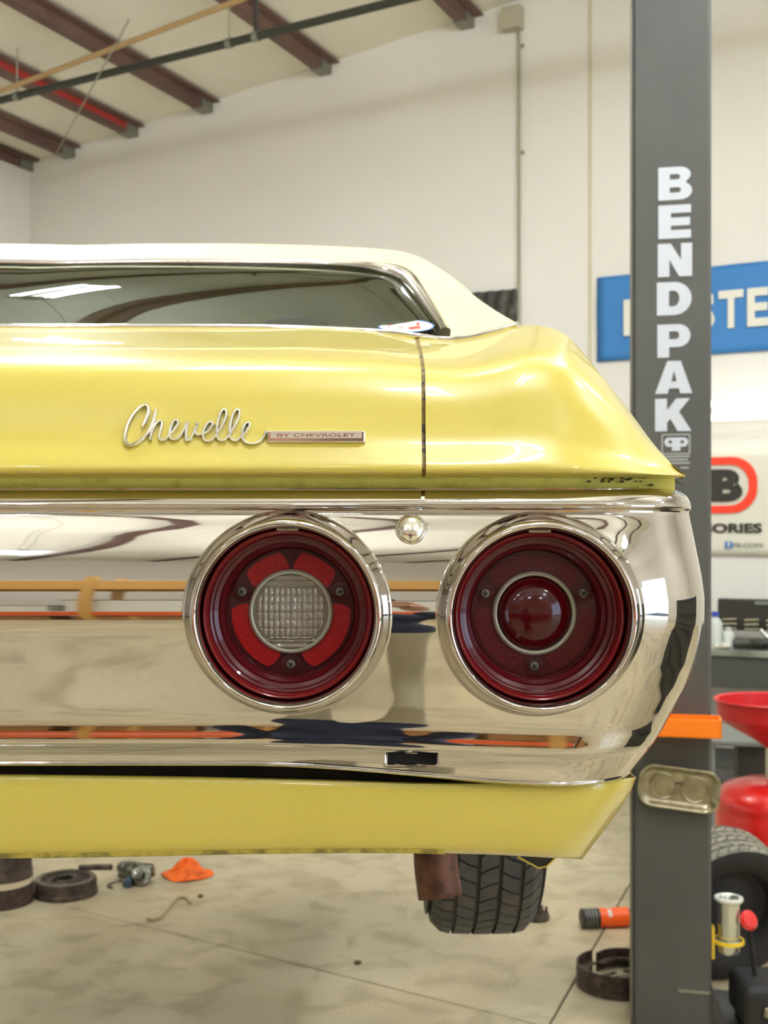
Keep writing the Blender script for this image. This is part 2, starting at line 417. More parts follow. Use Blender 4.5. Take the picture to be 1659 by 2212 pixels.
# ---- banners and signs on the back wall
ANG = -AW
def wall_rect(name, corners, m, off=.02, th=.006, folds=0):
    """cloth rect from wall pixels tl,tr,br,bl"""
    tl, tr, br, bl = [WP(px, py, off) for px, py in corners]
    rows = []
    for j in range(13):
        row = []
        for i in range(31):
            a = tl.lerp(tr, i/30); b = bl.lerp(br, i/30); p = a.lerp(b, j/12)
            p = p-nv*folds*math.sin(i*.9+j*.35)*.5-nv*folds*.3*math.sin(i*2.3-j)
            row.append(p)
        rows.append(row)
    me = grid_mesh(rows); o = link(name, me, m, smooth=True)
    md = o.modifiers.new('s', 'SOLIDIFY'); md.thickness = th; return o
bn = thing('blue_banner', 'blue wall banner with white capital letters, partly behind the lift column', 'banner', WP(1290, 782, .02))
def put(o, par):
    Mi = (Matrix.Translation(par.location) @ par.rotation_euler.to_matrix().to_4x4()).inverted()
    o.data.transform(Mi); o.parent = par; return o
def W_line(px, py0, k): return py0+(px-1290)*k
put(wall_rect('cloth', [(1290, 600), (1960, 534), (1960, 737), (1290, 782)], M_blue, .015, .004, .006), bn)
def wall_text(s, px0, px1, py0, py1, m, par, off=.03, bold=.02, ch='M', name='letters'):
    """fit text so it covers px0..px1 / cap height py0..py1 at its left end"""
    a = WP(px0, py1, off); b = WP(px1, py1, off); a2 = WP(px0, py0, off)
    w = (b-a).xy.length; h = (a2-a).z
    me = text_mesh(s, 1, .004, bold, 'LEFT')
    cs = np.array([v.co[:] for v in me.vertices]); mn, mx = cs.min(0), cs.max(0)
    M = Matrix.Diagonal((w/(mx[0]-mn[0]), h/(mx[1]-mn[1]), .5, 1)) @ Matrix.Translation((-mn[0], -mn[1], 0))
    me.transform(M); o = link(name, me, m); upright(o, a, ANG)
    return put(o, par)
# letters placed one by one
for ch, x0, x1 in (('M', 1347, 1424), ('A', 1428, 1488), ('S', 1491, 1544), ('T', 1552, 1606), ('E', 1614, 1660), ('R', 1672, 1725)):
    yb = 726-(x0-1347)*.075; yt = 648-(x0-1347)*.093
    o = wall_text(ch, x0, x1, yt, yb, M_white, bn, bold=.035, name='letter')
o = wall_rect('black_banner', [(1000, 634), (1116, 624), (1113, 720), (1000, 722)], M_bannerb, .03, .004, .02)
tag(o, 'crumpled black banner on the back wall behind the car roof', 'banner')
# white sign with red rounded frame
sg = thing('shop_sign', 'white sign with red rounded frame and heavy black letters', 'sign', WP(1600, 1200, .02))
put(wall_rect('panel', [(1300, 968), (1740, 966), (1740, 1202), (1300, 1196)], M_sign, .012, .008), sg)
def rrect(w, h, r, n=8):
    out = []
    for cx, cy, a in ((w-r, h-r, 0), (-w+r, h-r, 90), (-w+r, -h+r, 180), (w-r, -h+r, 270)):
        for k in range(n+1):
            t = R(a+90*k/n); out.append((cx+r*math.cos(t), cy+r*math.sin(t)))
    return out
cL, cR = WP(1380, 1049, .03), WP(1636, 1049, .03); wfr = (cR-cL).xy.length/2; hT = (WP(1500, 990, .03)-WP(1500, 1110, .03)).z/2
me = shape_mesh([rrect(wfr, hT, .17), rrect(wfr-.055, hT-.052, .13)], .003)
o = link('red_frame', me, M_redprint); upright(o, (cL+cR)/2, ANG); put(o, sg)
for ch, x0, x1 in (('A', 1400, 1462), ('R', 1470, 1533), ('B', 1536, 1604)):
    wall_text(ch, x0, x1, 1014, 1084, M_blackp, sg, bold=.06, name='letter')
wall_text('ACCESSORIES', 1400, 1646, 1131, 1151, M_blackp, sg, bold=.035, name='small_letters')
wall_text('FB.COM/', 1584, 1650, 1173, 1182, M_grey, sg, bold=.0, name='web_address')
me = text_mesh('f', .1, .002, .004); Mfb = WP(1574, 1177, .03)
fb = obj('logo_square', bx(-.024, .024, -.003, 0, -.024, .024, M=Matrix.Translation(Mfb) @ Matrix.Rotation(ANG, 4, 'Z')), M_blueprint)
put(fb, sg)
me = text_mesh('f', .05, .002, .002); o = link('logo_letter', me, M_white); upright(o, WP(1574, 1177, .037), ANG); put(o, sg)
# bench light on the wall: twin tubes
def twin_light(name, label, c, rotz, length, down=True, group=None, sep=.1):
    t = thing(name, label, 'light', c, rotz, group)
    obj('housing', bx(-length/2-.03, length/2+.03, -.05 if down else .02, .05 if down else .09, .05 if down else -.018, .085 if down else .018), M_fix, t, bev=.008)
    for sgn in (-1, 1):
        bm = bmesh.new()
        if down: tube(bm, [(-length/2, sgn*.10, .012), (length/2, sgn*.10, .012)], .024, 12)
        else: tube(bm, [(-length/2, -.03, sgn*sep/2), (length/2, -.03, sgn*sep/2)], .021, 12)
        o = obj('tube', bm, M_tube if down else M_tube2, t, True)
    for e in (-1, 1):
        if down: obj('end_cap', bx(e*length/2-.012, e*length/2+.012, -.13, .13, -.01, .06), M_fix, t)
        else: obj('end_cap', bx(e*length/2-.012, e*length/2+.012, -.06, .0, -.09, .09), M_fix, t)
    return t
cl = WP(1690, 882, .10)
twin_light('bench_light', 'twin-tube light fitting on the wall between blue banner and sign', cl, ANG, 1.3, down=False, sep=.095)
for i, (x, y, z, rz) in enumerate(LAMPS):
    s = x*UX+y*UY
    z = min(z, roof_z(s)-.35)
    t = twin_light('ceiling_and_fill_light', 'twin-tube fluorescent light hung from the ceiling, some added out of view as fill', (x, y, z), rz-AW, .6, group='fluorescent ceiling lights')
    for e in (-.25, .25):
        dx, dy = e*math.cos(-AW), e*math.sin(-AW)
        top = roof_z((x+dx)*UX+(y+dy)*UY)
        obj('hanging_rod', tube(bmesh.new(), [(e, 0, .07), (e, 0, top-z)], .004, 6), M_rod, t)

# ================================================================== THE CAR
XC = -.60
car = thing('car', 'yellow classic coupe with cream roof and chrome rear bumper, raised on the lift', 'car', (XC, 3.0, 1.0))
OFF = Vector(car.location)
def cpart(name, me, m, smooth=True, par=None, ang=40):
    me.transform(Matrix.Translation(-OFF)) if par is None else None
    o = link(name, me, m, par or car, smooth)
    if smooth: autos(o, ang)
    return o
def bmm(bm):
    me = bpy.data.meshes.new('x'); bmesh.ops.recalc_face_normals(bm, faces=bm.faces); bm.to_mesh(me); bm.free(); return me
def sstep(a, b, x):
    t = min(1, max(0, (x-a)/(b-a))); return t*t*(3-2*t)
def mirror_rows(rows):
    """rows of world points from car centre to the right -> full width"""
    out = []
    for r in rows:
        left = [Vector((2*XC-p[0], p[1], p[2])) for p in reversed(r[1:])]
        out.append(left+[Vector(p) for p in r])
    return out
# ---------------- bumper
PL = [(1054, .045), (1053, .014), (1057, .004), (1066, -.0045), (1079, -.0095), (1090, -.0115), (1097, -.0108), (1100, -.0075), (1105, -.0068),
      (1150, -.0125), (1200, -.0183), (1238, -.0213), (1265, -.0227), (1290, -.0236), (1315, -.0240), (1341, -.0237), (1364, -.0221),
      (1420, -.0148), (1480, -.0062), (1540, .0024), (1557, .0040), (1577, .0044), (1600, .0042), (1607, .0051), (1612, .0088),
      (1630, .017), (1645, .0190), (1654, .0195), (1657, .035)]
PR = PL[:19]+[(1545, .0032), (1580, .0072), (1600, .0076), (1622, .0075), (1631, .0086), (1640, .0118), (1665, .0165), (1690, .0195), (1700, .0210), (1703, .035)]
SILH = [(1050, 1480), (1057, 1494), (1066, 1503), (1080, 1508), (1098, 1509), (1105, 1507), (1200, 1518), (1250, 1525), (1300, 1530), (1360, 1530), (1400, 1526), (1450, 1519), (1500, 1505), (1550, 1484), (1600, 1459), (1650, 1429), (1705, 1390)]
SPL = spl(PL, 6); SPR = spl(PR, 6)
def wmix(x): return sstep(-.13, .19, x)
SUB = 6
def bprof(x):
    w = wmix(x); w2 = w
    return [(a[0]*(1-w2)+b[0]*w2, a[1]*(1-w2)+b[1]*w2) for a, b in zip(SPL, SPR)]
def zpy(py, y): return H+(HY-py)/F*(1+y)
def xend(py):
    px = np.interp(py, [a for a, b in SILH], [b for a, b in SILH]); return (px-CX)/F*1.045
DEND = .10; WRAP = .095
def bpoint(x_or_t, j, t=None):
    pass
def base_depth(x, py, y):
    """depth of bumper surface at x, for profile sample (py,y)"""
    xe = xend(py); xs = xe-WRAP
    if x > xs:
        q = min(.995, (x-xs)/WRAP); y = y+DEND*(1-(1-q**2.2)**(1/2.2))
    return 1+y
rows = []
prof0 = bprof(0)
nprof = len(prof0)
xs_cols = list(np.linspace(XC, .13, 116))
for j in range(nprof):
    row = []
    for x in xs_cols:
        py, y = bprof(x)[j]; row.append(Vector((x, base_depth(x, py, y), zpy(py, y))))
    py, y = bprof(.2)[j]; xe = xend(py)
    x0 = .13; xs_ = xe-WRAP
    for k in range(1, 41):
        if k <= 8:
            x = x0+(xs_-x0)*k/8; c = 1
        else:
            th = PI/2*(k-8)/32; q = math.sin(th)**(1/1.1); c = max(0, math.cos(th))**(1/1.1)
            x = xs_+(xe-xs_)*q
        pp, yy = bprof(x)[j]; d = 1+yy+DEND*(1-c)
        row.append(Vector((x, d, zpy(pp, yy))))
    for k in range(1, 7):
        row.append(Vector((xe-.002*k*k*.2, 1+y+DEND+.05*k, zpy(py, y))))
    rows.append(row)
LIGHTS = [((620-CX)/F*.975, H+(HY-1328)/F*.975), ((1168-CX)/F*.975, H+(HY-1332)/F*.975)]
RO, RC = .0870, .0752     # flare start, crest
YC = -.038
def Fsurf(x, z):
    pr = bprof(x)
    zs = [zpy(p, y) for p, y in pr[SUB:-SUB]]; ys = [y for p, y in pr[SUB:-SUB]]; ps = [p for p, y in pr[SUB:-SUB]]
    y = np.interp(-z, [-q for q in zs], ys); py = np.interp(-z, [-q for q in zs], ps)
    return base_depth(x, py, y)
# cut list: circles (and the jack slot)
SLOT = ((835-CX)/F*1.005, (945-CX)/F*1.005, zpy(1654, .014), zpy(1626, .014))
full = mirror_rows(rows)
n = len(full[0]); vs = [p for r in full for p in r]; fs = []
def inhole(p):
    x = p.x if p.x > XC else 2*XC-p.x
    if p.y > 1.2: return False
    for lx, lz in LIGHTS:
        if math.hypot(x-lx, p.z-lz) < RO-.0005: return True
    return False
def inslot(p):
    x = p.x if p.x > XC else 2*XC-p.x
    return SLOT[0] < x < SLOT[1] and SLOT[2] < p.z < SLOT[3] and p.y < 1.1
for j in range(len(full)-1):
    for i in range(n-1):
        q = (j*n+i, j*n+i+1, (j+1)*n+i+1, (j+1)*n+i)
        if all(inhole(vs[a]) for a in q): continue
        c = (vs[q[0]]+vs[q[1]]+vs[q[2]]+vs[q[3]])/4
        if inslot(c): continue
        fs.append(q)
# bezels
nphi = 180
for mir in (0, 1):
    for (lx, lz) in LIGHTS:
        ring = []
        prof = [(RO+.0002, 0, 0), (RO-.0006, .01, 0), (RO-.0016, .05, 0), (RO-.003, .17, 0), (RO-.0046, .38, 0), (RO-.0062, .62, 0), (RO-.0077, .82, 0), (RO-.0091, .94, 0), (RO-.0105, .99, 0),
                (RC, 1, 0), (RC-.0012, 1, .0006), (RC-.0023, 1, .0022), (RC-.0031, 1, .005), (RC-.0034, 1, .009), (RC-.0034, 1, .022), (RC-.0034, 1, .045)]
        for (r, w, dy) in prof:
            row = []
            for k in range(nphi):
                a = 2*PI*k/nphi; x = lx+r*math.cos(a); z = lz+r*math.sin(a)
                xo = lx+min(r, RO)*math.cos(a); fy = Fsurf(x, z)
                y = fy*(1-w)+(1+YC)*w+dy
                if mir: x = 2*XC-x
                row.append(Vector((x, y, z)))
            ring.append(row)
        b0 = len(vs)
        for r_ in ring: vs += r_
        for jj in range(len(ring)-1):
            for k in range(nphi):
                k2_ = (k+1) % nphi
                q = (b0+jj*nphi+k, b0+jj*nphi+k2_, b0+(jj+1)*nphi+k2_, b0+(jj+1)*nphi+k)
                fs.append(q if not mir else q[::-1])
bump = cpart('rear_bumper', mesh(vs, fs), M_chrome, True, ang=60)
bump['label'] = 'chrome rear bumper with round light openings'
# slot lip and dark cavity
sx0, sx1, sz0, sz1 = SLOT
def slot_frame(grow, dep0, dep1, m, name):
    cx, cz = (sx0+sx1)/2, (sz0+sz1)/2; w, h = (sx1-sx0)/2+grow, (sz1-sz0)/2+grow
    out = rrect(w, h, .003, 4); inn = rrect(w-.0028, h-.0028, .0018, 4)
    rws = []
    for (lp, dd) in ((out, .0035), (out, -.0004), ([((a[0]+b[0])/2, (a[1]+b[1])/2) for a, b in zip(out, inn)], -.0016), (inn, 0), (inn, .012)):
        rws.append([Vector((cx+a, Fsurf(min(cx+a, .19), cz+b)+dd, cz+b)) for a, b in lp])
    me = grid_mesh(rws, closed=True); cpart(name, me, m)
slot_frame(.0028, 0, 0, M_chrome, 'slot_lip')
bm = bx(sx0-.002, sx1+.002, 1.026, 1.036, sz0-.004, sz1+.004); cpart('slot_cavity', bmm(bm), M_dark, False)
# domed bumper bolts
def dome(r, h, M, extra=True):
    pr = [(r*1.13, -.004), (r*1.12, 0), (r*1.04, .0012), (r*1.01, .0008), (r, .0016)]+[(r*math.cos(t), .0016+h*math.sin(t)) for t in np.linspace(.12, PI/2-.02, 12)]
    return lat(pr, 48, M)
bxp, bzp = (888-CX)/F*.99, H+(HY-1143)/F*.99
Mf = Matrix.Translation((bxp, Fsurf(bxp, bzp)-.0005, bzp)) @ Matrix.Rotation(R(-17), 4, 'X') @ Matrix.Rotation(PI/2, 4, 'X')
b1 = cpart('bumper_bolt', bmm(dome(.0118, .0062, Mf)), mat('satin_bolt', (.86, .84, .76), .16, 1))
zb = H+(HY-1240)/F*1.12
xb_ = xend(1240)-.001
Mf = Matrix.Translation((xb_-.0005, 1.125, zb)) @ Matrix.Rotation(PI/2, 4, 'Y')
b2 = cpart('bumper_bolt', bmm(dome(.0165, .009, Mf)), M_chrome)
# ---------------- tail lights
def sector(r0, r1, a0, a1, z0, z1, n=24, notch=()):
    """raised annular sector (deg); notches = list of (angle, radius_center, radius)"""
    bm = bmesh.new(); inner = []; outer = []
    for k in range(n+1):
        a = R(a0+(a1-a0)*k/n); ro = r1; ri = r0
        e = min(k, n-k)/n*(a1-a0)
        if e < 9: ro = r1-.012*(1-(e/9))**1.6
        inner.append((ri*math.cos(a), ri*math.sin(a))); outer.append((ro*math.cos(a), ro*math.sin(a)))
    lo = [[bm.verts.new((x, y, z)) for (x, y) in lp] for lp, z in ((inner, z0), (inner, z1), (outer, z1), (outer, z0))]
    for a, b in ((0, 1), (1, 2), (2, 3)):
        for k in range(n):
            bm.faces.new((lo[a][k], lo[a][k+1], lo[b][k+1], lo[b][k]))
    for k in (0, n): bm.faces.new([lo[i][k] for i in range(4)])
    return bm
def tail_light(lx, lz, reverse, mir=False):
    # local z axis points to the camera (-y); local z=0 at the dish face
    yface = 1+YC+.058
    t = lat([(.0705, .005), (.0712, .036), (.0708, .0385), (.0690, .0400), (.0675, .0390), (.0668, .036), (.0660, .030), (.0640, .029), (.0632, .024), (.0600, .0225), (.0590, .016), (.0560, .013), (.0552, .003), (.0540, 0), (.0345, 0), (.0345, -.01)], 96)
    me = bmm(t)
    o = link('tail_light', me, M_redcup, car, True); autos(o, 35)
    cx = (2*XC-lx) if mir else lx
    o.location = Vector((cx, yface, lz))-OFF; o.rotation_euler = (PI/2, 0, 0)
    o['label'] = 'round tail light with clear centre' if reverse else 'round tail light with red centre'
    mr = M_refl if reverse else M_refl2
    # dark face plate with screw bosses
    obj('lens_face', lat([(.0541, .0001), (.0541, .0009), (.0345, .0009), (.0345, .0001)], 96), M_redface, o, True)
    obj('lens_rim', lat([(.0709, .0386), (.0700, .0404), (.0686, .0411), (.0674, .0401), (.0668, .0375), (.0662, .0312), (.0655, .0315)], 96), M_redlens, o, True)
    rin, rout = .0350, .0515
    seg = ((93, 146), (34, 87), (-76, 10), (170, 256)) if reverse else ((34, 146), (-76, 10), (170, 256))
    for a0, a1 in seg:
        obj('reflector', sector(rin, rout, a0, a1, .0005, .0019, 40), mr, o)
    for a in (158, 22, 270):
        cxs, cys = .0455*math.cos(R(a)), .0455*math.sin(R(a))
        obj('screw_boss', lat([(.0092, .0005), (.0088, .0012), (.006, .0016), (.0001, .0016)], 24, Matrix.Translation((cxs, cys, 0))), M_redface, o, True)
        sc = obj('screw', lat([(.0042, .0012), (.0042, .0032), (.0036, .0042), (.0018, .0048), (.0002, .005)], 24, Matrix.Translation((cxs, cys, 0))), mat('dull_screw', S(104, 98, 84), .5, .6), o, True)
        rot = Matrix.Translation((cxs, cys, .0047)) @ Matrix.Rotation(R(random.uniform(0, 90)), 4, 'Z')
        bm = bmesh.new(); box(bm, -.0025, .0025, -.0005, .0005, -.001, .0006, M=rot); box(bm, -.0005, .0005, -.0025, .0025, -.001, .0006, M=rot)
        obj('screw_cross', bm, M_dark, o)
    obj('trim_ring', lat([(.0362, .0005), (.0362, .005), (.0352, .0068), (.0338, .0074), (.0326, .0066), (.0320, .004), (.0320, 0)], 96), M_silver, o, True)
    rc = .0321
    if reverse:
        # clear lens with moulded grid of flutes
        bm = bmesh.new(); N = 96; rowsv = []
        g = 84
        for j in range(g+1):
            row = []
            for i in range(g+1):
                u, v = (i/g*2-1), (j/g*2-1)
                # square to disc
                x = u*math.sqrt(1-v*v/2)*rc; y = v*math.sqrt(1-u*u/2)*rc
                r = math.hypot(x, y)/rc
                z = .001+.0085*math.sqrt(max(0, 1-(r*.93)**2))
                gx = abs(((x/rc*6.5) % 1)-.5)*2; gy = abs(((y/rc*4.5) % 1)-.5)*2
                if y/rc < .66 and y/rc > -.72: z += .0014*(1-gx**2)*(1 if r < .93 else 0)+.0010*(1-gy**4)*(1 if r < .93 else 0)
                else: z += .0009*math.cos(y/rc*40)
                row.append(bm.verts.new((x, y, z)))
            rowsv.append(row)
        for j in range(g):
            for i in range(g): bm.faces.new((rowsv[j][i], rowsv[j][i+1], rowsv[j+1][i+1], rowsv[j+1][i]))
        c = obj('clear_lens', bm, M_clearc, o, True); c['label'] = 'clear fluted reversing lens'
    else:
        pr = []
        for t_ in np.linspace(0, PI/2-.01, 28):
            r = rc*math.cos(t_); pr.append((r, .001+.015*math.sin(t_)+.00012*math.sin(r*3500)))
        c = obj('dome_lens', lat(pr, 96), M_reddome, o, True); c['label'] = 'domed red centre lens'
    # black housing behind
    obj('housing', lat([(.0712, .0), (.0725, .012), (.0725, -.02), (.001, -.02)], 64), M_dark, o, True)
    # pale gasket tab at the top edge
    obj('gasket_tab', bx(-.009, .009, .0695, .0712, .030, .041), M_silver, o)
    return o
for k, (lx, lz) in enumerate(LIGHTS): tail_light(lx, lz, k == 0)
for k, (lx, lz) in enumerate(LIGHTS): tail_light(lx, lz, k == 0, True)

# ---------------- boot lid and quarter panels
YO = [(-2000, 708), (600, 708), (800, 715), (905, 727), (960, 734), (1000, 732), (1045, 724), (1085, 713), (1120, 702), (1165, 703), (1200, 711), (1225, 725), (1245, 744), (1280, 787), (1300, 812), (1340, 862), (1372, 904), (1400, 944), (1430, 981), (1455, 1006), (1475, 1022), (1482, 1027)]
DT = [(-2000, 1.60), (900, 1.60), (1000, 1.58), (1120, 1.52), (1180, 1.34), (1230, 1.20), (1300, 1.13), (1400, 1.09), (1482, 1.05)]
BF = [(0, .998), (.012, .989), (.03, .984), (.06, .9825), (.10, .985), (.16, .990), (.25, .9975), (.41, 1.005), (.57, 1.012), (.73, 1.024), (.85, 1.03), (1, 1.035)]
BFs = spl(BF, 6)
def yo(px): return float(np.interp(px, [a for a, b in YO], [b for a, b in YO]))
def dt(px): return float(np.interp(px, [a for a, b in DT], [b for a, b in DT]))
yo_s = {}
def body_pt(px, f):
    # smoothed outline
    w = 14 if px < 1440 else 3
    y_o = sum(yo(px+k*w/2) for k in (-2, -1, 0, 1, 2))/5
    d = float(np.interp(f, [a[0] for a in BFs], [a[1] for a in BFs]))
    hf = max(0, (f-.70)/.30)**2.6
    d += (dt(px)-1.035)*hf
    if px > 1180:
        q = (px-1180)/302; d += .045*q**2.2*(1-hf)
    # soft hollow below the C pillar
    py = 1028-(1028-y_o)*f
    x = (px-CX)/F*(d if px > CX else (1+(d-1)*0))
    if px > CX: k = sstep(830, 1000, px); x = (px-CX)/F*(1+(d-1)*k)
    return Vector((x, d, H+(HY-py)/F*d))
fl = [0, .006, .012, .02, .03, .045, .06, .08, .1, .13, .16, .2, .25, .3, .36, .42, .48, .54, .6, .65, .7, .74, .78, .81, .84, .87, .895, .915, .935, .955, .97, .985, 1]
def panel_rows(pxs, fwd, edge_l=False, edge_r=False):
    rws = []
    def fin(row):
        if edge_l: row = [row[0]+Vector((0, .010, 0))]+row
        if edge_r: row = row+[row[-1]+Vector((0, .010, 0))]
        return row
    rws.append(fin([body_pt(px, 0)+Vector((0, .03, -.0005)) for px in pxs]))
    rws.append(fin([body_pt(px, 0)+Vector((0, .004, -.0012)) for px in pxs]))
    for f in fl: rws.append(fin([body_pt(px, f) for px in pxs]))
    for (dd, sl) in fwd:
        row = []
        for px in pxs:
            p = body_pt(px, 1); el = (HY-yo(px))/F
            row.append(p+Vector((-.01*dd if px > 1200 else 0, dd, dd*min(el*.9, .15)*sl)))
        rws.append(fin(row))
    return rws
lid_px = list(np.linspace((XC)*F+CX, 820, 60))+list(np.linspace(830, 911, 10))
lr = panel_rows(lid_px, [(.03, .9), (.10, .6)], edge_r=True)
o = cpart('boot_lid', grid_mesh(mirror_rows(lr)), M_yellow, True, ang=50)
qpx = list(np.linspace(919.5, 1120, 28))+list(np.linspace(1126, 1440, 54))+[1446, 1452, 1458, 1463, 1468, 1472, 1476, 1479, 1481]
qr = panel_rows(qpx, [(.05, .8), (.2, .7), (.6, .5), (1.4, .3), (2.6, .15)], edge_l=True)
for sgn in (0, 1):
    rr_ = [[Vector((2*XC-p.x if sgn else p.x, p.y, p.z)) for p in r_] for r_ in qr]
    o = cpart('quarter_panel', grid_mesh(rr_), M_yellow, True, ang=50)
# gutter behind the shut line
gp = [body_pt(915, f)+Vector((0, .0085, 0)) for f in fl]
bmg = bmesh.new()
for dx in (0,):
    a = [bmg.verts.new(p+Vector((-.006, 0, 0))) for p in gp]; b = [bmg.verts.new(p+Vector((.006, 0, 0))) for p in gp]
    for k in range(len(gp)-1): bmg.faces.new((a[k], b[k], b[k+1], a[k+1]))
cpart('lid_gutter', bmm(bmg), mat('gutter_paint', S(150, 120, 30), .5, noise=(150, S(40, 30, 14), .45, .6)), True)
# recessed tail panel between lid and bumper
rws = []
for (py, d) in ((1018, 1.012), (1040, 1.014), (1052, 1.017), (1075, 1.034), (1110, 1.04)):
    row = []
    for x in list(np.linspace(XC, .19, 30))+[.21, .225, .238, .247, .252]:
        dd = d+.05*max(0, (x-.14)/.11)**2
        row.append(Vector((x, dd, H+(HY-py)/F*1.02)))
    rws.append(row)
cpart('tail_panel', grid_mesh(mirror_rows(rws)), M_yellow_in, True)
# side stub under the quarter tip
bm = bx(.225, .2575, 1.045, 1.2, 1.7, H+(HY-1030)/F*1.05); cpart('panel_end', bmm(bm), M_yellow_in, False)
# crusty seam sealer at the right end of the gap
bm = bmesh.new()
for k in range(46):
    px = random.uniform(1210, 1478); p = P(px, random.choice((1031, 1033, 1036, 1040)) if px < 1400 else random.uniform(1032, 1048), 1.02+.045*max(0, (px-1250)/220)**2)
    r_ = random.uniform(.0007, .0016)
    bmesh.ops.create_icosphere(bm, subdivisions=1, radius=r_, matrix=Matrix.Translation(p) @ Matrix.Diagonal((random.uniform(1, 3), 1, .8, 1)))
o = cpart('seam_dirt', bmm(bm), mat('crusty_sealer', S(86, 80, 36), .8), True); o['kind'] = 'stuff'

# ---------------- roof, rear window
I_ = [(135, 573, 2.20), (300, 570, 2.20), (550, 571, 2.19), (760, 578, 2.16), (822, 585, 2.13), (862, 600, 2.07), (890, 630, 1.99), (916, 665, 1.88), (938, 697, 1.77), (950, 716, 1.69)]
O_ = [(135, 562, 2.215), (300, 559, 2.215), (550, 560, 2.205), (765, 566, 2.17), (845, 570, 2.14), (888, 587, 2.07), (916, 621, 1.99), (943, 661, 1.88), (963, 695, 1.77), (974, 714, 1.69)]
S_ = [(160, 534, 2.35), (330, 531, 2.35), (550, 531, 2.35), (765, 539, 2.35), (868, 549, 2.33), (925, 567, 2.27), (982, 602, 2.16), (1030, 643, 1.98), (1074, 673, 1.80), (1122, 701, 1.62)]
WI = [P(*p) for p in I_]; WO = [P(*p) for p in O_]; WS = [P(*p) for p in S_]
WI[0].x = WO[0].x = WS[0].x = XC
n_s = 6
CI = [Vector(p) for p in spl(WI, n_s)]; CO = [Vector(p) for p in spl(WO, n_s)]; CS = [Vector(p) for p in spl(WS, n_s)]
# bottom pillar end rows
botO, botS = P(972, 731, 1.61), P(1122, 702, 1.60)
cols_O = CO+[botO]; cols_S = CS+[botS]; cols_M = [a.lerp(b, .5)+Vector((0, 0, .012)) for a, b in zip(CO, CS)]+[P(1050, 720, 1.60)]
N_ = len(cols_O)
side = []
side2 = []
for i, p in enumerate(cols_S):
    t = sstep(n_s*4, n_s*6.5, i)
    side.append(p+Vector((.012*t, .16*(1-t)+.05*t, -.002-.03*t)))
    side2.append(Vector(((p.x)*(1-t)+(p.x+.05)*t, 3.6, p.z-.10-.02*t)) if t < .5 else Vector((p.x+.03, 3.6, p.z-.06)))
q1 = [a.lerp(b, .25)+Vector((0, 0, .006)) for a, b in zip(cols_O, cols_S)]
q1 = [cols_O[i].lerp(cols_M[i], .5)+Vector((0, 0, .003)) for i in range(N_)]
q3 = [cols_M[i].lerp(cols_S[i], .5)+Vector((0, 0, .004)) for i in range(N_)]
q1[-1] = cols_O[-1].lerp(cols_M[-1], .5); q3[-1] = cols_M[-1].lerp(cols_S[-1], .5)-Vector((0, 0, .002))
rr_ = mirror_rows([cols_O, q1, cols_M, q3, cols_S, side, side2])
o = cpart('vinyl_roof', grid_mesh(rr_), M_vinyl, True, ang=70); o['label'] = 'cream vinyl roof covering'
# trim between glass and roof: rounded band
tr = []
for w, lift in ((0, -.003), (.06, .003), (.3, .0065), (.6, .0065), (.94, .003), (1, -.003)):
    tr.append([a.lerp(b, w)+Vector((0, -lift*.7, lift*.7)) for a, b in zip(CI, CO)])
o = cpart('window_trim', grid_mesh(mirror_rows(tr)), M_chrome2, True, ang=70)
# glass
B_ = [P(-90, 703, 1.66), P(100, 702, 1.66), P(300, 703, 1.66), P(600, 706, 1.665), P(800, 713, 1.675), P(955, 719, 1.69)]
B_[0].x = XC
Bc = spl(B_, 8); Tc = spl(WI[:5], 8); Sc = spl([WI[i] for i in (9, 8, 7, 6, 5, 4)], 8)
def samp(c, t):
    k = t*(len(c)-1); i = min(int(k), len(c)-2); f = k-i; return c[i]*(1-f)+c[i+1]*f
grow = []
for j in range(25):
    r_ = j/24; row = []
    for i in range(49):
        t = i/48; p = (1-r_)*samp(Bc, t)+r_*samp(Tc, t)
        c = samp(Sc, r_)-((1-r_)*Bc[-1]+r_*Tc[-1]); p = p+c*t**2.5
        p = p+np.array((0, -.012, .03))*math.sin(PI*r_)*(1-t**3)
        row.append(Vector(p)-Vector((0, -.002, .004)))
    grow.append(row)
glass = cpart('rear_window', grid_mesh(mirror_rows(grow)), M_glass, True, ang=80)
# oval sticker in the lower corner of the glass
def on_glass(px, py, off=.003):
    """closest glass grid point by projection"""
    best = None
    for row in grow:
        for p in row:
            u = CX+F*p.x/p.y; v = HY-(p.z-H)/p.y*F; e = (u-px)**2+(v-py)**2
            if best is None or e < best[0]: best = (e, p)
    p = best[1]; d = p.y
    q = P(px, py, d-off); return q
def sticker(cx, cy, rx, ry, m, name, off, par=None, n=40, shape=None):
    pts = [(cx+rx*math.cos(2*PI*k/n), cy+ry*math.sin(2*PI*k/n)) for k in range(n)] if shape is None else shape
    v = [P(a, b, DS-(b-cy0)*KS-off) for a, b in pts]
    nn = len(v); c = Vector((0, 0, 0))
    vv = v+[p+Vector((0, .0006, .0)) for p in v]
    return cpart(name, mesh(vv, [tuple(range(nn)), tuple(range(2*nn-1, nn-1, -1))]+[(i, (i+1) % nn, nn+(i+1) % nn, nn+i) for i in range(nn)]), m, False)
cy0 = 704; g1 = on_glass(876, 704, 0); g2 = on_glass(876, 690, 0)
DS = g1.y-.006; KS = .006
M_stw = mat('sticker_white', S(232, 226, 208), .5)
sticker(877, 704, 61, 13.5, M_blueprint, 'window_sticker', 0)
sticker(877, 704, 57, 12, M_stw, 'sticker_face', .0008)
sticker(0, 0, 0, 0, mat('sticker_pink', S(190, 130, 118), .6), 'sticker_print', .0016, shape=[(835, 697), (868, 697), (872, 710), (838, 709)])
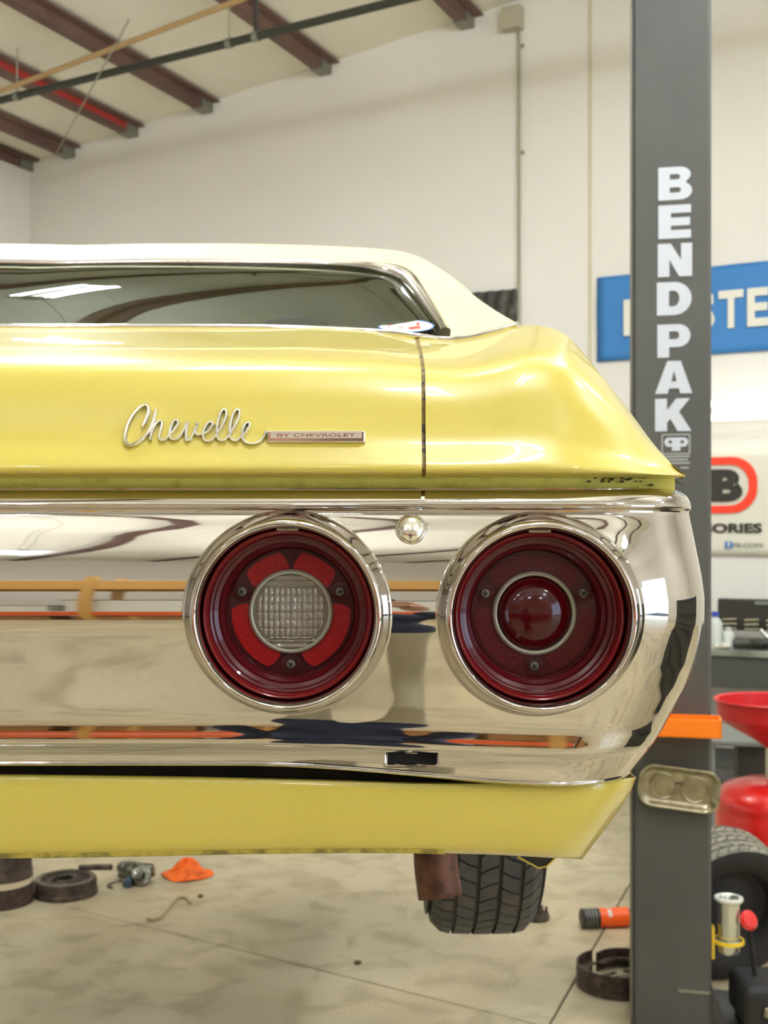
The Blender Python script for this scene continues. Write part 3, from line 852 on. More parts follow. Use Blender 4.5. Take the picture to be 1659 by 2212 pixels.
sticker(0, 0, 0, 0, mat('sticker_red', S(206, 50, 36), .6), 'sticker_print', .0016, shape=[(893, 697), (908, 696), (905, 703), (912, 710), (885, 712), (880, 707), (897, 704)])
# sill moulding round the base of glass and pillar
mp = [P(-92, 706, 1.6), P(300, 706, 1.6), P(600, 708, 1.6), P(800, 716, 1.6), P(900, 726, 1.575), P(960, 733.5, 1.565), (P(1000, 731.5, 1.555)), P(1045, 723, 1.54), P(1085, 712, 1.52), P(1119, 701, 1.50)]
mp[0].x = XC
mpc = [Vector(p) for p in spl(mp, 6)]
mfull = [Vector((2*XC-p.x, p.y, p.z)) for p in reversed(mpc[1:])]+mpc
cpart('sill_moulding', bmm(tube(bmesh.new(), mfull, .0042, 10)), M_chrome2, True)
mfull2 = [p+Vector((0, .03, .004)) for p in mfull if -2 < p.x < .075]
cpart('lower_window_trim', bmm(tube(bmesh.new(), mfull2, .004, 10)), M_chrome2, True)
# cowl between window and lid so nothing is open
rws = [[p+Vector((0, -.02, -.012)) for p in mfull], [p+Vector((0, .12, .0)) for p in mfull]]
cpart('upper_deck', grid_mesh(rws), M_yellow, True)
# cabin interior: parcel shelf and seat back
cpart('parcel_shelf', bmm(bx(-1.18, -.02, 1.75, 2.3, 1.93, 1.95)), mat('black_trim', S(40, 40, 34), .8), False)
cpart('rear_seat', bmm(bx(-1.2, .0, 2.3, 2.42, 1.6, 2.02)), M_black, False)
p = P(640, 700, 1.78)
cpart('bluish_mound', bmm(lat([(.0001, .016), (.02, .014), (.045, .004), (.07, 0)], 20, Matrix.Translation(p) @ Matrix.Diagonal((.7, .7, 1, 1)))), mat('dull_blue', S(120, 130, 160), .8), True)  # low bluish mound behind the rear glass

# ---------------- lower valance
VT = [(-2000, 1672), (20, 1672), (400, 1677), (700, 1684), (900, 1690), (1150, 1690), (1300, 1688), (1378, 1678)]
VB = [(-2000, 1852), (20, 1852), (300, 1848), (500, 1843), (750, 1840), (900, 1841), (1080, 1847), (1262, 1857)]
VR = [(0, 1374), (.15, 1364), (.35, 1342), (.6, 1309), (.85, 1276), (1, 1258)]
VD = [(0, 1.045), (.0, 1.034), (.03, 1.029), (.10, 1.027), (.3, 1.029), (.6, 1.034), (.85, 1.041), (.93, 1.046), (.975, 1.054), (1.0, 1.075)]
vrows = []
vf = [(0, 1.06), (0, 1.034), (.008, 1.031), (.025, 1.029)]+[(f, float(np.interp(f, [a for a, b in VD[1:]], [b for a, b in VD[1:]]))) for f in (.05, .1, .15, .2, .3, .4, .5, .6, .7, .8, .87, .92, .95, .97, .985, .995, 1.0)]+[(1.0, 1.12)]
for f, d in vf:
    row = []
    pr_ = float(np.interp(f, [a for a, b in VR], [b for a, b in VR]))
    pl_ = XC*F+CX
    for k in range(91):
        c = k/90; c2 = 1-(1-c)**1.5
        px = pl_+(pr_-pl_)*c2
        py = np.interp(px, [a for a, b in VT], [b for a, b in VT])*(1-f)+np.interp(px, [a for a, b in VB], [b for a, b in VB])*f
        q = max(0, (px-(pr_-120))/120); dd = d+.012+.05*q**3+.03*q**12
        x = (px-CX)/F*(dd if px > CX else 1)
        row.append(Vector((x, dd, H+(HY-py)/F*dd)))
    e = row[-1]
    row.append(e+Vector((-.004, .05, 0))); row.append(e+Vector((-.01, .5, 0)))
    vrows.append(row)
o = cpart('rear_valance', grid_mesh(mirror_rows(vrows)), M_yellow, True, ang=50); o['label'] = 'yellow lower body panel below bumper'
# dirty lower edge of the valance
hem = [P(px, float(np.interp(px, [a for a, b in VB], [b for a, b in VB]))-5, 1.0650) for px in np.linspace(-1000, 960, 60)]
cpart('valance_hem', bmm(tube(bmesh.new(), hem, .0032, 8)), mat('grimy_hem', S(176, 158, 62), .7, noise=(70, S(120, 106, 44), .42, .6)), True)
# small bracket below the right corner
bm = bmesh.new()
pts = [P(1118, 1850, 1.3), P(1140, 1862, 1.3), P(1163, 1874, 1.3), P(1180, 1871, 1.3), P(1200, 1853, 1.3), P(1190, 1840, 1.3), P(1120, 1840, 1.3)]
f_ = bm.faces.new([bm.verts.new(p) for p in pts]); r_ = bmesh.ops.extrude_face_region(bm, geom=[f_]); bmesh.ops.translate(bm, vec=(0, .05, .01), verts=[v for v in r_['geom'] if isinstance(v, bmesh.types.BMVert)])
cpart('body_bracket', bmm(bm), M_under, False)
cpart('bracket_edge', bmm(tube(bmesh.new(), [p+Vector((0, -.001, 0)) for p in pts[:5]], .0012, 6)), M_yellow, True)
# underbody, sides, frame
cpart('floor_pan', bmm(bx(-1.42, .215, 1.14, 5.2, 1.46, 1.5)), M_under, False)
cpart('boot_cavity_panel', bmm(bx(-1.42, .20, 1.09, 1.10, 1.46, 1.72)), M_under, False)
def side_panel(x, th):
    arc = [(2.2+.38*math.cos(a), 1.30+.38*math.sin(a)) for a in np.linspace(PI, 0, 24) if 1.30+.38*math.sin(a) > 1.40]
    poly = [(1.16, 1.70), (1.25, 1.6), (1.5, 1.45)]+arc+[(5.2, 1.40), (5.2, 1.80), (1.16, 1.76)]
    bm = bmesh.new(); f = bm.faces.new([bm.verts.new((x, a, b)) for a, b in poly])
    r_ = bmesh.ops.extrude_face_region(bm, geom=[f]); bmesh.ops.translate(bm, vec=(th, 0, 0), verts=[v for v in r_['geom'] if isinstance(v, bmesh.types.BMVert)])
    bmesh.ops.triangulate(bm, faces=bm.faces)
    return bmm(bm)
cpart('body_side', side_panel(.232, .012), M_yellow, False)
cpart('body_side', side_panel(2*XC-.244, .012), M_yellow, False)
cpart('hood', bmm(bx(-1.42, .22, 3.6, 5.2, 1.80, 1.88)), M_yellow, False)
cpart('rear_axle', bmm(tube(bmesh.new(), [(XC-.62, 2.2, 1.30), (XC+.62, 2.2, 1.30)], .04, 16)), M_under, True)
# tail pipe: turned-down rusty end
tp = [Vector((-.03, 2.3, 1.47)), Vector((.0, 2.0, 1.47)), P(940, 1650, 1.70), P(940, 1800, 1.68), P(942, 1870, 1.665), P(951, 1938, 1.655)]
tps = [Vector(p) for p in spl(tp, 6)]
bm = tube(bmesh.new(), tps, [.031]*len(tps), 28, cap=False)
o = cpart('tailpipe', bmm(bm), M_rust, True); md = o.modifiers.new('s', 'SOLIDIFY'); md.thickness = .003
o['label'] = 'rusty turned-down tailpipe'
# tyres
def tyre_mesh(Rt, width, ribs, npitch, groove=.008, gap=.16, side_r=.62, slant=.5, shoulder=.03):
    """axis along local x"""
    bm = bmesh.new()
    w = width/2; Rb = Rt-groove
    Mx = Matrix.Rotation(PI/2, 4, 'Y')
    prof = [(Rt*side_r, -w*.78), (Rt*side_r+.01, -w*.9), (Rt*.80, -w*1.06), (Rt*.90, -w*1.05), (Rb-shoulder, -w*.98), (Rb-.006, -w*.84), (Rb, -w*.70), (Rb, w*.70), (Rb-.006, w*.84), (Rb-shoulder, w*.98), (Rt*.90, w*1.05), (Rt*.80, w*1.06), (Rt*side_r+.01, w*.9), (Rt*side_r, w*.78)]
    lathe(bm, prof, 96, Mx)
    def pt(x, a, r): return Vector((x, -r*math.sin(a), r*math.cos(a)))
    def rad(x):
        q = abs(x)/w
        return Rt-.0015*(q/.7)**2 if q < .7 else Rt-.0015-(shoulder*.8)*((q-.7)/.3)**1.6
    edges = np.linspace(-w*.97, w*.97, ribs+1); rg = .0035 if ribs > 4 else .004
    for i in range(ribs):
        x0, x1 = edges[i]+(rg if i else 0), edges[i+1]-(rg if i < ribs-1 else 0)
        sh = (i*.37) % 1
        sgn = 1 if i % 2 else -1
        for k in range(npitch):
            da = 2*PI/npitch
            a0 = da*(k+sh); a1 = a0+da*(1-gap)
            xm = (x0+x1)/2; dz = slant*da*.45*sgn
            nseg = 3
            top = []; bot = []
            for (x, off) in ((x0, -dz), (xm, dz*.3), (x1, dz)):
                top.append([bm.verts.new(pt(x, a0+off+(a1-a0)*s/nseg, rad(x))) for s in range(nseg+1)])
                bot.append([bm.verts.new(pt(x, a0+off+(a1-a0)*s/nseg, rad(x)-groove)) for s in range(nseg+1)])
            for u in range(2):
                for s in range(nseg): bm.faces.new((top[u][s], top[u][s+1], top[u+1][s+1], top[u+1][s]))
                for s in (0, nseg): bm.faces.new((top[u][s], top[u+1][s], bot[u+1][s], bot[u][s]))
            for u in (0, 2):
                for s in range(nseg): bm.faces.new((top[u][s], top[u][s+1], bot[u][s+1], bot[u][s]))
    return bm
tm = bmm(tyre_mesh(.332, .186, 5, 58, .009, .13))
for sx in (0, 1):
    x = (1047-CX)/F*2.03
    if sx: x = 2*XC-x
    o = link('tyre', tm, M_tyre, car); o.location = Vector((x, 2.22, 1.295))-OFF
    rm = obj('wheel_rim', lat([(.205, -.07), (.19, -.06), (.18, .0), (.10, .03), (.05, .05), (.001, .05)], 40, Matrix.Rotation(PI/2, 4, 'Y')), M_steel, o, True)
# ---------------- script emblem
def zp(X, Y): return (240+X/2.765, 840+Y/2.765)
script = [(190, 228), (205, 190), (218, 150), (220, 118), (206, 98), (180, 104), (148, 132), (118, 178), (98, 235), (92, 290), (104, 325), (130, 338), (162, 325), (195, 298), (222, 268), (242, 225), (258, 170), (268, 122)]
script2 = [(268, 118), (262, 170), (252, 230), (243, 285), (240, 308), (246, 270), (262, 225), (285, 196), (303, 194), (306, 215), (299, 255), (297, 292), (312, 308), (335, 298), (362, 268), (390, 232), (402, 205), (394, 188), (378, 192), (362, 222), (355, 262), (364, 295), (388, 303), (415, 285), (436, 250), (452, 212), (458, 198), (456, 230), (452, 270), (460, 308), (478, 300), (498, 262), (514, 215), (518, 200), (512, 225), (508, 258), (520, 274), (545, 272), (572, 260), (598, 234), (608, 212), (598, 199), (580, 205), (562, 234), (554, 272), (566, 305), (592, 312), (622, 292), (650, 250), (674, 200), (688, 155), (682, 128), (668, 124), (652, 150), (638, 205), (634, 255), (646, 298), (672, 310), (702, 288), (728, 246), (752, 195), (767, 152), (761, 128), (746, 126), (728, 155), (715, 205), (711, 255), (722, 296), (748, 310), (778, 290), (804, 262), (824, 232), (830, 210), (818, 202), (801, 214), (788, 245), (786, 280), (800, 310), (832, 326), (868, 324), (900, 305), (922, 275), (932, 245)]
def lid_depth(px, py):
    y_o = yo(px); f = (1028-py)/(1028-y_o); return body_pt(px, f).y
def on_lid(px, py, off):
    d = lid_depth(px, py); x = (px-CX)/F; return Vector((x if px < CX else (px-CX)/F*d, d-off, H+(HY-py)/F*d))
def ribbon(bm, pts, w, th):
    """flat calligraphic stroke, bevelled, standing proud of the lid"""
    P3 = []
    for a, b in spl(pts, 5):
        px, py = zp(a, b); P3.append((px, py))
    sec = [(-1, 0), (-1, .75), (-.55, 1), (.55, 1), (1, .75), (1, 0)]
    rws = []
    for i, (px, py) in enumerate(P3):
        a = P3[max(0, i-1)]; b = P3[min(len(P3)-1, i+1)]
        tx, ty = b[0]-a[0], b[1]-a[1]; l = math.hypot(tx, ty) or 1; nx_, ny_ = -ty/l, tx/l
        wd = w*(.75+.45*abs(ty/l))
        if i < 2 or i > len(P3)-3: wd *= .6
        row = []
        for s, h in sec:
            q = on_lid(px+nx_*s*wd, py+ny_*s*wd, -.001+th*h); row.append(bm.verts.new(q))
        rws.append(row)
    for j in range(len(rws)-1):
        for k in range(5): bm.faces.new((rws[j][k], rws[j][k+1], rws[j+1][k+1], rws[j+1][k]))
    for e in (0, -1): bm.faces.new(rws[e])
bm = bmesh.new(); ribbon(bm, script, 3.9, .0060); ribbon(bm, script2, 3.3, .0056)
M_emb = mat('emblem_chrome', (.84, .83, .80), .14, 1)
em = cpart('script_emblem', bmm(bm), M_emb, True, ang=30); em['label'] = 'raised chrome handwriting-style script'
x0, y0 = zp(937, 254); x1, y1 = zp(1519, 322)
a = on_lid(x0, y1, 0); b = on_lid(x1, y0, 0)
bm = bmesh.new(); dA = min(a.y, b.y)
box(bm, a.x, b.x, dA-.004, dA+.006, a.z, b.z)
for v in bm.verts:
    if v.co.z < (a.z+b.z)/2 and v.co.y < dA: v.co.y += .001
em2 = bmm(bm); em2.transform(Matrix.Translation(-OFF)); bar = link('emblem_bar', em2, M_emb, em)
md = bar.modifiers.new('b', 'BEVEL'); md.width = .0012; md.segments = 2
hz = b.z-a.z
bm = bmesh.new(); box(bm, a.x+.003, b.x-.003, dA-.0056, dA-.003, a.z+hz*.34, b.z-hz*.08)
fp = bmm(bm); fp.transform(Matrix.Translation(-OFF)); link('emblem_plate', fp, mat('brushed_plate', (.88, .84, .80), .22, 1), em)
me = text_mesh('BY CHEVROLET', 1, .02, .01); cs = np.array([v.co[:] for v in me.vertices]); mn, mx = cs.min(0), cs.max(0)
tx0, _ = zp(1000, 0); tx1, _ = zp(1460, 0); ya, yb_ = zp(0, 268)[1], zp(0, 288)[1]
w = (tx1-tx0)/F; hh = (yb_-ya)/F
me.transform(Matrix.Diagonal((w/(mx[0]-mn[0]), hh/(mx[1]-mn[1]), .01, 1)) @ Matrix.Translation((-mn[0], -mn[1], 0)))
o = link('emblem_letters', me, mat('emblem_ink', S(150, 96, 84), .4, .3), em)
upright(o, Vector(((tx0-CX)/F, dA-.0058, a.z+hz*.45)), 0); o.data.transform(Matrix.Translation(-OFF))

# ================================================================== LIFT COLUMN
PA = R(-12)
pl = P(1362, HY, 4.03); prr = P(1537, HY, 3.97)
cpx = (pl+prr)/2; PW = (prr-pl).xy.length/2
post = thing('lift_column', 'tall charcoal car lift column with vertical white lettering', 'lift', (cpx.x, cpx.y, 0), PA)
hw = PW
# column shell: front face with folded left lip, sides, back open channel
sec = [(-hw+.016, .0), (hw-.01, 0), (hw, .01), (hw, .26), (hw-.03, .27), (-hw+.02, .27), (-hw, .26), (-hw, .004), (-hw+.008, 0), (-hw+.011, .005), (-hw+.014, .005)]
bm = bmesh.new(); z0, z1 = .012, 4.3
lo = [bm.verts.new((x, y, z0)) for x, y in sec]; hi = [bm.verts.new((x, y, z1)) for x, y in sec]
for k in range(len(sec)): bm.faces.new((lo[k], lo[(k+1) % len(sec)], hi[(k+1) % len(sec)], hi[k]))
bm.faces.new(hi); bm.faces.new(lo)
obj('column', bm, M_post, post)
obj('edge_strip', bx(-hw-.002, -hw+.006, -.004, .01, .05, 4.3), M_postlip, post)
obj('base_plate', bx(-hw-.0, hw+.12, -.03, .40, 0, .014), M_post, post)
for sgn in (1,):
    bm = bmesh.new(); v = [(sgn*hw, .03, .014), (sgn*(hw+.06), .03, .014), (sgn*hw, .03, .17)]
    a_ = [bm.verts.new(q) for q in v]; b_ = [bm.verts.new((q[0], q[1]+.012, q[2])) for q in v]
    bm.faces.new(a_); bm.faces.new(b_[::-1])
    for k in range(3): bm.faces.new((a_[k], a_[(k+1) % 3], b_[(k+1) % 3], b_[k]))
    obj('gusset', bm, M_post, post)
def post_local(px, py):
    """pixel -> local x,z on the column face"""
    t = (px-CX)/F; ex = Vector((math.cos(PA), math.sin(PA))); nn = Vector((-math.sin(PA), math.cos(PA)))
    c = Vector((post.location.x, post.location.y)); d = nn.dot(c)/(nn.x*t+nn.y)
    w_ = Vector((t*d, d))-c; return w_.dot(ex), H+(HY-py)/F*d
a0, b0 = post_local(1465, 2139); a1, b1 = post_local(1534, 2145)
obj('weld_line', bx(a0, a1, -.003, .001, b0-.006, b0+.004), M_galv, post)
def arc(cx, cy, rx, ry, a0, a1, n=10):
    return [(cx+rx*math.cos(R(a0+(a1-a0)*k/n)), cy+ry*math.sin(R(a0+(a1-a0)*k/n))) for k in range(n+1)]
LET = {
 'B': [[(0, 0)]+arc(.64, .27, .36, .27, -90, 60)+arc(.62, .76, .34, .24, -50, 90)+[(0, 1)], [(.34, .22), (.6, .22)]+arc(.6, .3, .07, .08, -90, 90, 4)+[(.34, .38)], [(.34, .62), (.58, .62)]+arc(.58, .70, .07, .08, -90, 90, 4)+[(.34, .78)]],
 'E': [[(0, 0), (.98, 0), (.98, .25), (.38, .25), (.38, .38), (.95, .38), (.95, .62), (.38, .62), (.38, .76), (.98, .76), (.98, 1), (0, 1)]],
 'N': [[(0, 0), (.34, 0), (.34, .52), (.62, 0), (1, 0), (1, 1), (.68, 1), (.68, .5), (.38, 1), (0, 1)]],
 'D': [[(0, 0)]+arc(.5, .5, .5, .5, -90, 90, 16)+[(0, 1)], [(.35, .26)]+arc(.48, .5, .17, .24, -90, 90, 10)+[(.35, .74)]],
 'P': [[(0, 0), (.35, 0), (.35, .31)]+arc(.62, .655, .36, .345, -90, 90, 12)+[(0, 1)], [(.35, .55), (.56, .55)]+arc(.56, .67, .09, .12, -90, 90, 6)+[(.35, .79)]],
 'A': [[(-.04, 0), (.33, 0), (.38, .16), (.66, .16), (.71, 0), (1.06, 0), (.72, 1), (.32, 1)], [(.44, .37), (.60, .37), (.52, .70)]],
 'K': [[(0, 0), (.35, 0), (.35, .27), (.45, .38), (.66, 0), (1.06, 0), (.70, .60), (1.02, 1), (.62, 1), (.35, .64), (.35, 1), (0, 1)]]}
for ch, x0, x1, y0, y1 in (('B', 1422, 1495, 363, 434), ('E', 1422, 1494, 445, 517), ('N', 1421, 1495, 528, 599), ('D', 1419, 1494, 611, 682), ('P', 1420, 1493, 702, 773), ('A', 1418, 1491, 781, 851), ('K', 1415, 1489, 862, 932)):
    xa, zt = post_local(x0, y0); xb2, zb2 = post_local(x1, y1); xa2, zbl = post_local(x0, y1)
    loops = [[(xa+(xb2-xa)*u, v*(zt-zbl)) for u, v in lp] for lp in LET[ch]]
    me = shape_mesh(loops, .0008); me.transform(Matrix.Translation((0, -.0012, zbl)) @ Matrix.Rotation(PI/2, 4, 'X'))
    o = link('letter', me, M_letter, post)
# logo box below the letters
xa, zt = post_local(1429, 938); xb2, zb2 = post_local(1491, 981)
w_, h_ = (xb2-xa)/2, (zt-zb2)/2; cxm, czm = (xa+xb2)/2, (zt+zb2)/2
def flat(loops, m, name, x, z, par=post, dep=.0008):
    me = shape_mesh(loops, dep); me.transform(Matrix.Translation((x, -.0012, z)) @ Matrix.Rotation(PI/2, 4, 'X')); return link(name, me, m, par)
M_letter2 = mat('faded_letters', S(168, 168, 164), .5)
flat([rrect(w_, h_, .004), rrect(w_-.004, h_-.004, .002)], M_letter2, 'logo_frame', cxm, czm)
sw = w_*.86; sh_ = h_*1.3
def place(loops, x, y, sx, sy): return [[(x+u*sx, y+v*sy) for u, v in lp] for lp in loops]
mB = [[(1-u, v) for u, v in lp] for lp in LET['P']]
flat(place(mB, -sw*.95, -sh_/2, sw*.98, sh_), M_letter, 'logo_letter', cxm, czm)
flat(place(LET['P'], sw*.03, -sh_/2, sw*.98, sh_), M_letter, 'logo_letter', cxm, czm)
for k, (l, r, y) in enumerate(((1432, 1490, 986), (1438, 1486, 993), (1444, 1490, 1000), (1470, 1488, 1010))):
    xa, zt = post_local(l, y); xb2, _ = post_local(r, y)
    o = obj('fine_print', bx(xa, xb2, -.0014, 0, zt-.003, zt+.002), M_letter2, post)
# arm that carries the car
Mi = (Matrix.Translation(post.location) @ Matrix.Rotation(PA, 4, 'Z')).inverted()
def arm(p, q, w, h):
    p, q = Vector(p), Vector(q); d = (q-p); L_ = d.length; an = math.atan2(d.y, d.x)
    return bx(0, L_, -w/2, w/2, -h/2, h/2, M=Mi @ Matrix.Translation(p) @ Matrix.Rotation(an, 4, 'Z'))
pc = post.location
obj('carriage', bx(-hw-.10, -hw+.02, .02, .24, 1.15, 1.75), M_post, post, bev=.004)
obj('swing_arm', arm((pc.x-.14, pc.y+.15, 1.33), (-.02, 3.45, 1.33), .12, .09), M_post, post)
obj('arm_pad', lat([(.001, 0), (.05, 0), (.05, .085), (.001, .085)], 24, Mi @ Matrix.Translation((-.0, 3.47, 1.375))), M_black, post)

# ---- magnetic dish on the column
def post_world(px, py, off=0):
    x, z = post_local(px, py); M = Matrix.Translation(post.location) @ Matrix.Rotation(PA, 4, 'Z'); return M @ Vector((x, -off, z))
ctr = post_world(1466, 1700, .004)
dish = thing('parts_dish', 'dull steel magnetic parts dish with two round recesses, stuck to the lift column', 'dish', ctr, PA)
dish.rotation_euler = (0, R(5.5), PA)
W2, H2 = .135, .073
def rr3(w, h, r, y, n=10): return [Vector((a, y, b)) for a, b in rrect(w, h, r, n)]
rws = [rr3(W2-.012, H2-.012, .045, -.002), rr3(W2-.003, H2-.003, .05, -.024), rr3(W2, H2, .052, -.027), rr3(W2-.002, H2-.002, .05, -.030), rr3(W2-.007, H2-.007, .046, -.029), rr3(W2-.012, H2-.012, .042, -.024), rr3(W2-.022, H2-.022, .034, -.010), rr3(W2-.028, H2-.027, .03, -.0085), rr3(.03, .01, .008, -.0085)]
me = grid_mesh(rws, closed=True)
link('dish_body', me, M_steel, dish, True)
obj('dish_floor', bx(-.035, .035, -.0085, -.006, -.02, .02), M_steel, dish)
for sx in (-1, 1):
    Mr = Matrix.Translation((sx*.052, -.0085, 0)) @ Matrix.Rotation(PI/2, 4, 'X')
    obj('magnet_ring', lat([(.046, -.001), (.045, .003), (.042, .004), (.040, .003), (.038, .0005), (.001, .0005)], 48, Mr), M_steel, dish, True)
# ---- orange tray
lx_, lz_ = post_local(1380, 1545); rx_, _ = post_local(1550, 1545)
_, zt = post_local(1500, 1543); _, zb2 = post_local(1500, 1581)
orc = post_world(1466, 1581, 0.001)
ot = thing('orange_tray', 'bright orange open-topped plastic tray fixed to the lift column', 'tray', orc, PA)
hwx = PW*1.0; dpt = .11; th = .005
hgt = .060
obj('front', bx(-hwx, hwx, -dpt, -dpt+th, 0, hgt), M_orange, ot, bev=.0015)
obj('back', bx(-hwx, hwx, -th, 0, 0, hgt), M_orange, ot)
obj('side', bx(-hwx, -hwx+th, -dpt, 0, 0, hgt), M_orange, ot); obj('side', bx(hwx-th, hwx, -dpt, 0, 0, hgt), M_orange, ot)
obj('base', bx(-hwx, hwx, -dpt, 0, 0, .004), M_orange, ot)
obj('rivet', lat([(.004, 0), (.003, .002), (.0003, .003)], 12, Matrix.Translation((.02, -th, .045)) @ Matrix.Rotation(PI/2, 4, 'X')), M_galv, ot, True)
# ---- yellow bracket and zinc adapter tube
tc_ = P(1574, 2060, 4.0)
br = thing('adapter_bracket', 'yellow ring bracket on the right side of the lift column', 'bracket', (tc_.x, tc_.y, 0), PA)
zr = H+(HY-2032)/F*4.0
obj('ring', lat([(.046, -.006), (.052, -.006), (.052, .006), (.046, .006), (.046, -.006)], 40, Matrix.Translation((0, 0, zr))), M_yel2, br, True)
obj('plate', bx(-.056, -.047, -.02, .02, zr-.06, zr+.045), M_yel2, br)
ad = thing('lift_adapter', 'silver zinc tube adapter with flared rim standing in the yellow bracket', 'adapter', (tc_.x, tc_.y, 0), PA)
ztop = H+(HY-1942)/F*4.0; zbt = H+(HY-2058)/F*4.0
obj('tube', lat([(.031, zbt), (.036, zbt+.01), (.036, ztop-.01), (.045, ztop-.008), (.0465, ztop), (.045, ztop+.005), (.035, ztop+.005), (.031, ztop), (.031, zbt)], 48), M_zinc, ad, True)
obj('rim', lat([(.0455, ztop-.004), (.0485, ztop), (.047, ztop+.007), (.040, ztop+.009), (.034, ztop+.006)], 48), mat('pale_rim', S(226, 230, 214), .3, .3), ad, True)
obj('stop_ring', lat([(.036, zr), (.047, zr+.001), (.047, zr+.004), (.036, zr+.005)], 40), M_zinc, ad, True)

# ================================================================== RIGHT BACKGROUND
# workbench along the wall
wc = WP(1760, 1400, .35); wbz = .96
bench = thing('workbench', 'long dark grey workbench with steel top along the back wall', 'workbench', (wc.x, wc.y, 0), ANG)
obj('top', bx(-1.3, 1.6, -.33, .33, wbz-.04, wbz), mat('bench_steel', S(150, 154, 138), .45, .3, noise=(4, S(110, 112, 98), .4, .7)), bench, bev=.004)
obj('apron', bx(-1.28, 1.58, -.31, .31, wbz-.24, wbz-.042), M_greyd, bench)
obj('lower_shelf', bx(-1.26, 1.56, -.30, .30, .2, .23), M_greyd, bench)
for x in (-1.22, .2, 1.5):
    for y in (-.27, .27): obj('leg', bx(x-.03, x+.03, y-.03, y+.03, 0, wbz-.24), M_greyd, bench)
def bench_pt(px, inset, z=wbz):
    q = WP(px, 1300, inset); return (q.x, q.y, z)
# open tool case
tcse = thing('tool_case', 'open black tool case with pale handle slot standing on the workbench', 'tool case', bench_pt(1625, .34), ANG)
me_w = .22
bm = bmesh.new()
lid_o = [( -.235, .0), (.235, .0), (.235, .30), (.22, .315), (-.22, .315), (-.235, .30)]
obj('lid', bx(-.24, .24, .10, .14, .09, .30), M_blackp, tcse, bev=.012)
obj('base', bx(-.24, .24, -.17, .10, .0, .045), M_blackp, tcse, bev=.01)
obj('handle', bx(-.0, .13, .09, .105, .262, .285), M_grey, tcse, bev=.004)
for k in range(9):
    z_ = .06+.03*(k//3); x_ = -.16+.14*(k % 3)
    obj('socket', tube(bmesh.new(), [(x_-.04, .07, z_+.04), (x_+.05, .07, z_+.045)], random.uniform(.008, .014), 10), M_steel, tcse, True)
# bottles beside the case
def bottle(px, inset, label, r=.04, h=.20, cap=M_blues, body=M_bottle):
    t = thing('bottle', label, 'bottle', bench_pt(px, inset))
    obj('body', lat([(.001, 0), (r, 0), (r, h*.72), (r*.8, h*.82), (r*.4, h*.9), (r*.38, h*.95), (.001, h*.95)], 24), body, t, True)
    obj('cap', lat([(.001, h*1.06), (r*.5, h*1.06), (r*.52, h*.93), (.001, h*.93)], 20), cap, t, True)
bottle(1545, .60, 'white bottle with blue cap on the bench beside the lift column', .045, .22)
bottle(1573, .60, 'clear short bottle in front of the tool case', .035, .13, M_bottle)
# loose tools
def tool(label, name, cat, px, inset, pts, r, m):
    t = thing(name, label, cat, bench_pt(px, inset), ANG)
    obj('shaft', tube(bmesh.new(), pts, r, 10), m, t, True); e = Vector(pts[-1])
    obj('head', lat([(.001, 0), (r*2.2, 0), (r*2.2, .02), (.001, .02)], 14, Matrix.Translation(e)), m, t, True)
tool('pale chrome tool leaning at the right end of the tool case', 'ratchet', 'tool', 1664, .60, [(-.06, 0, .13), (0, -.01, .07), (.05, -.02, .02)], .012, M_zinc)
tool('dark air wrench lying on the bench before the case', 'impact_wrench', 'tool', 1622, .62, [(-.10, 0, .04), (-.03, 0, .045), (.06, 0, .05)], .03, M_greyd)
tool('pale rag-wrapped tool at the left end of the bench', 'hand_cleaner', 'tool', 1556, .655, [(-.03, 0, .02), (.03, 0, .02)], .018, M_white)
# grey cart
q = P(1650, 1590, 5.75)
cart = thing('service_cart', 'grey metal cart with a rail behind the red drain bowl', 'cart', (q.x+.28, q.y, 0), R(-14))
zt_ = H+(HY-1588)/F*5.75
obj('top', bx(-.55, .5, -.25, .25, zt_-.03, zt_), M_grey, cart, bev=.008)
obj('shelf', bx(-.53, .48, -.23, .23, .22, .25), M_greyd, cart)
obj('drawer_unit', bx(-.40, .45, -.22, .22, zt_-.32, zt_-.032), M_blackp, cart, bev=.01)
for x in (-.52, .47):
    for y in (-.22, .22): obj('leg', tube(bmesh.new(), [(x, y, .0), (x, y, zt_-.03)], .018, 10), M_grey, cart, True)
# oil drain: red tank + bowl
q = P(1546, 1510, 4.9); rb = .23
od = thing('oil_drain', 'red oil drain with tank below and wide red bowl above, right of column', 'oil drain', (q.x+rb, q.y, 0))
zr_ = H+(HY-1512)/F*4.9
obj('bowl', lat([(.02, zr_-.20), (.06, zr_-.17), (rb*.72, zr_-.11), (rb*.93, zr_-.075), (rb*.96, zr_-.008), (rb, zr_-.006), (rb*1.01, zr_), (rb*.99, zr_+.004), (rb*.93, zr_), (rb*.91, zr_-.06), (rb*.68, zr_-.10), (.02, zr_-.16)], 64), M_redp, od, True)
ztk = H+(HY-1680)/F*4.9; rt_ = .225
obj('stem', tube(bmesh.new(), [(0, 0, ztk-.02), (0, 0, zr_-.17)], .022, 16), M_zinc, od, True)
obj('tank', lat([(.001, ztk), (rt_*.5, ztk-.008), (rt_*.85, ztk-.035), (rt_*.98, ztk-.075), (rt_, ztk-.11), (rt_*.985, ztk-.125), (rt_, ztk-.14), (rt_, .16), (rt_*.9, .11), (.001, .10)], 64), M_red, od, True)
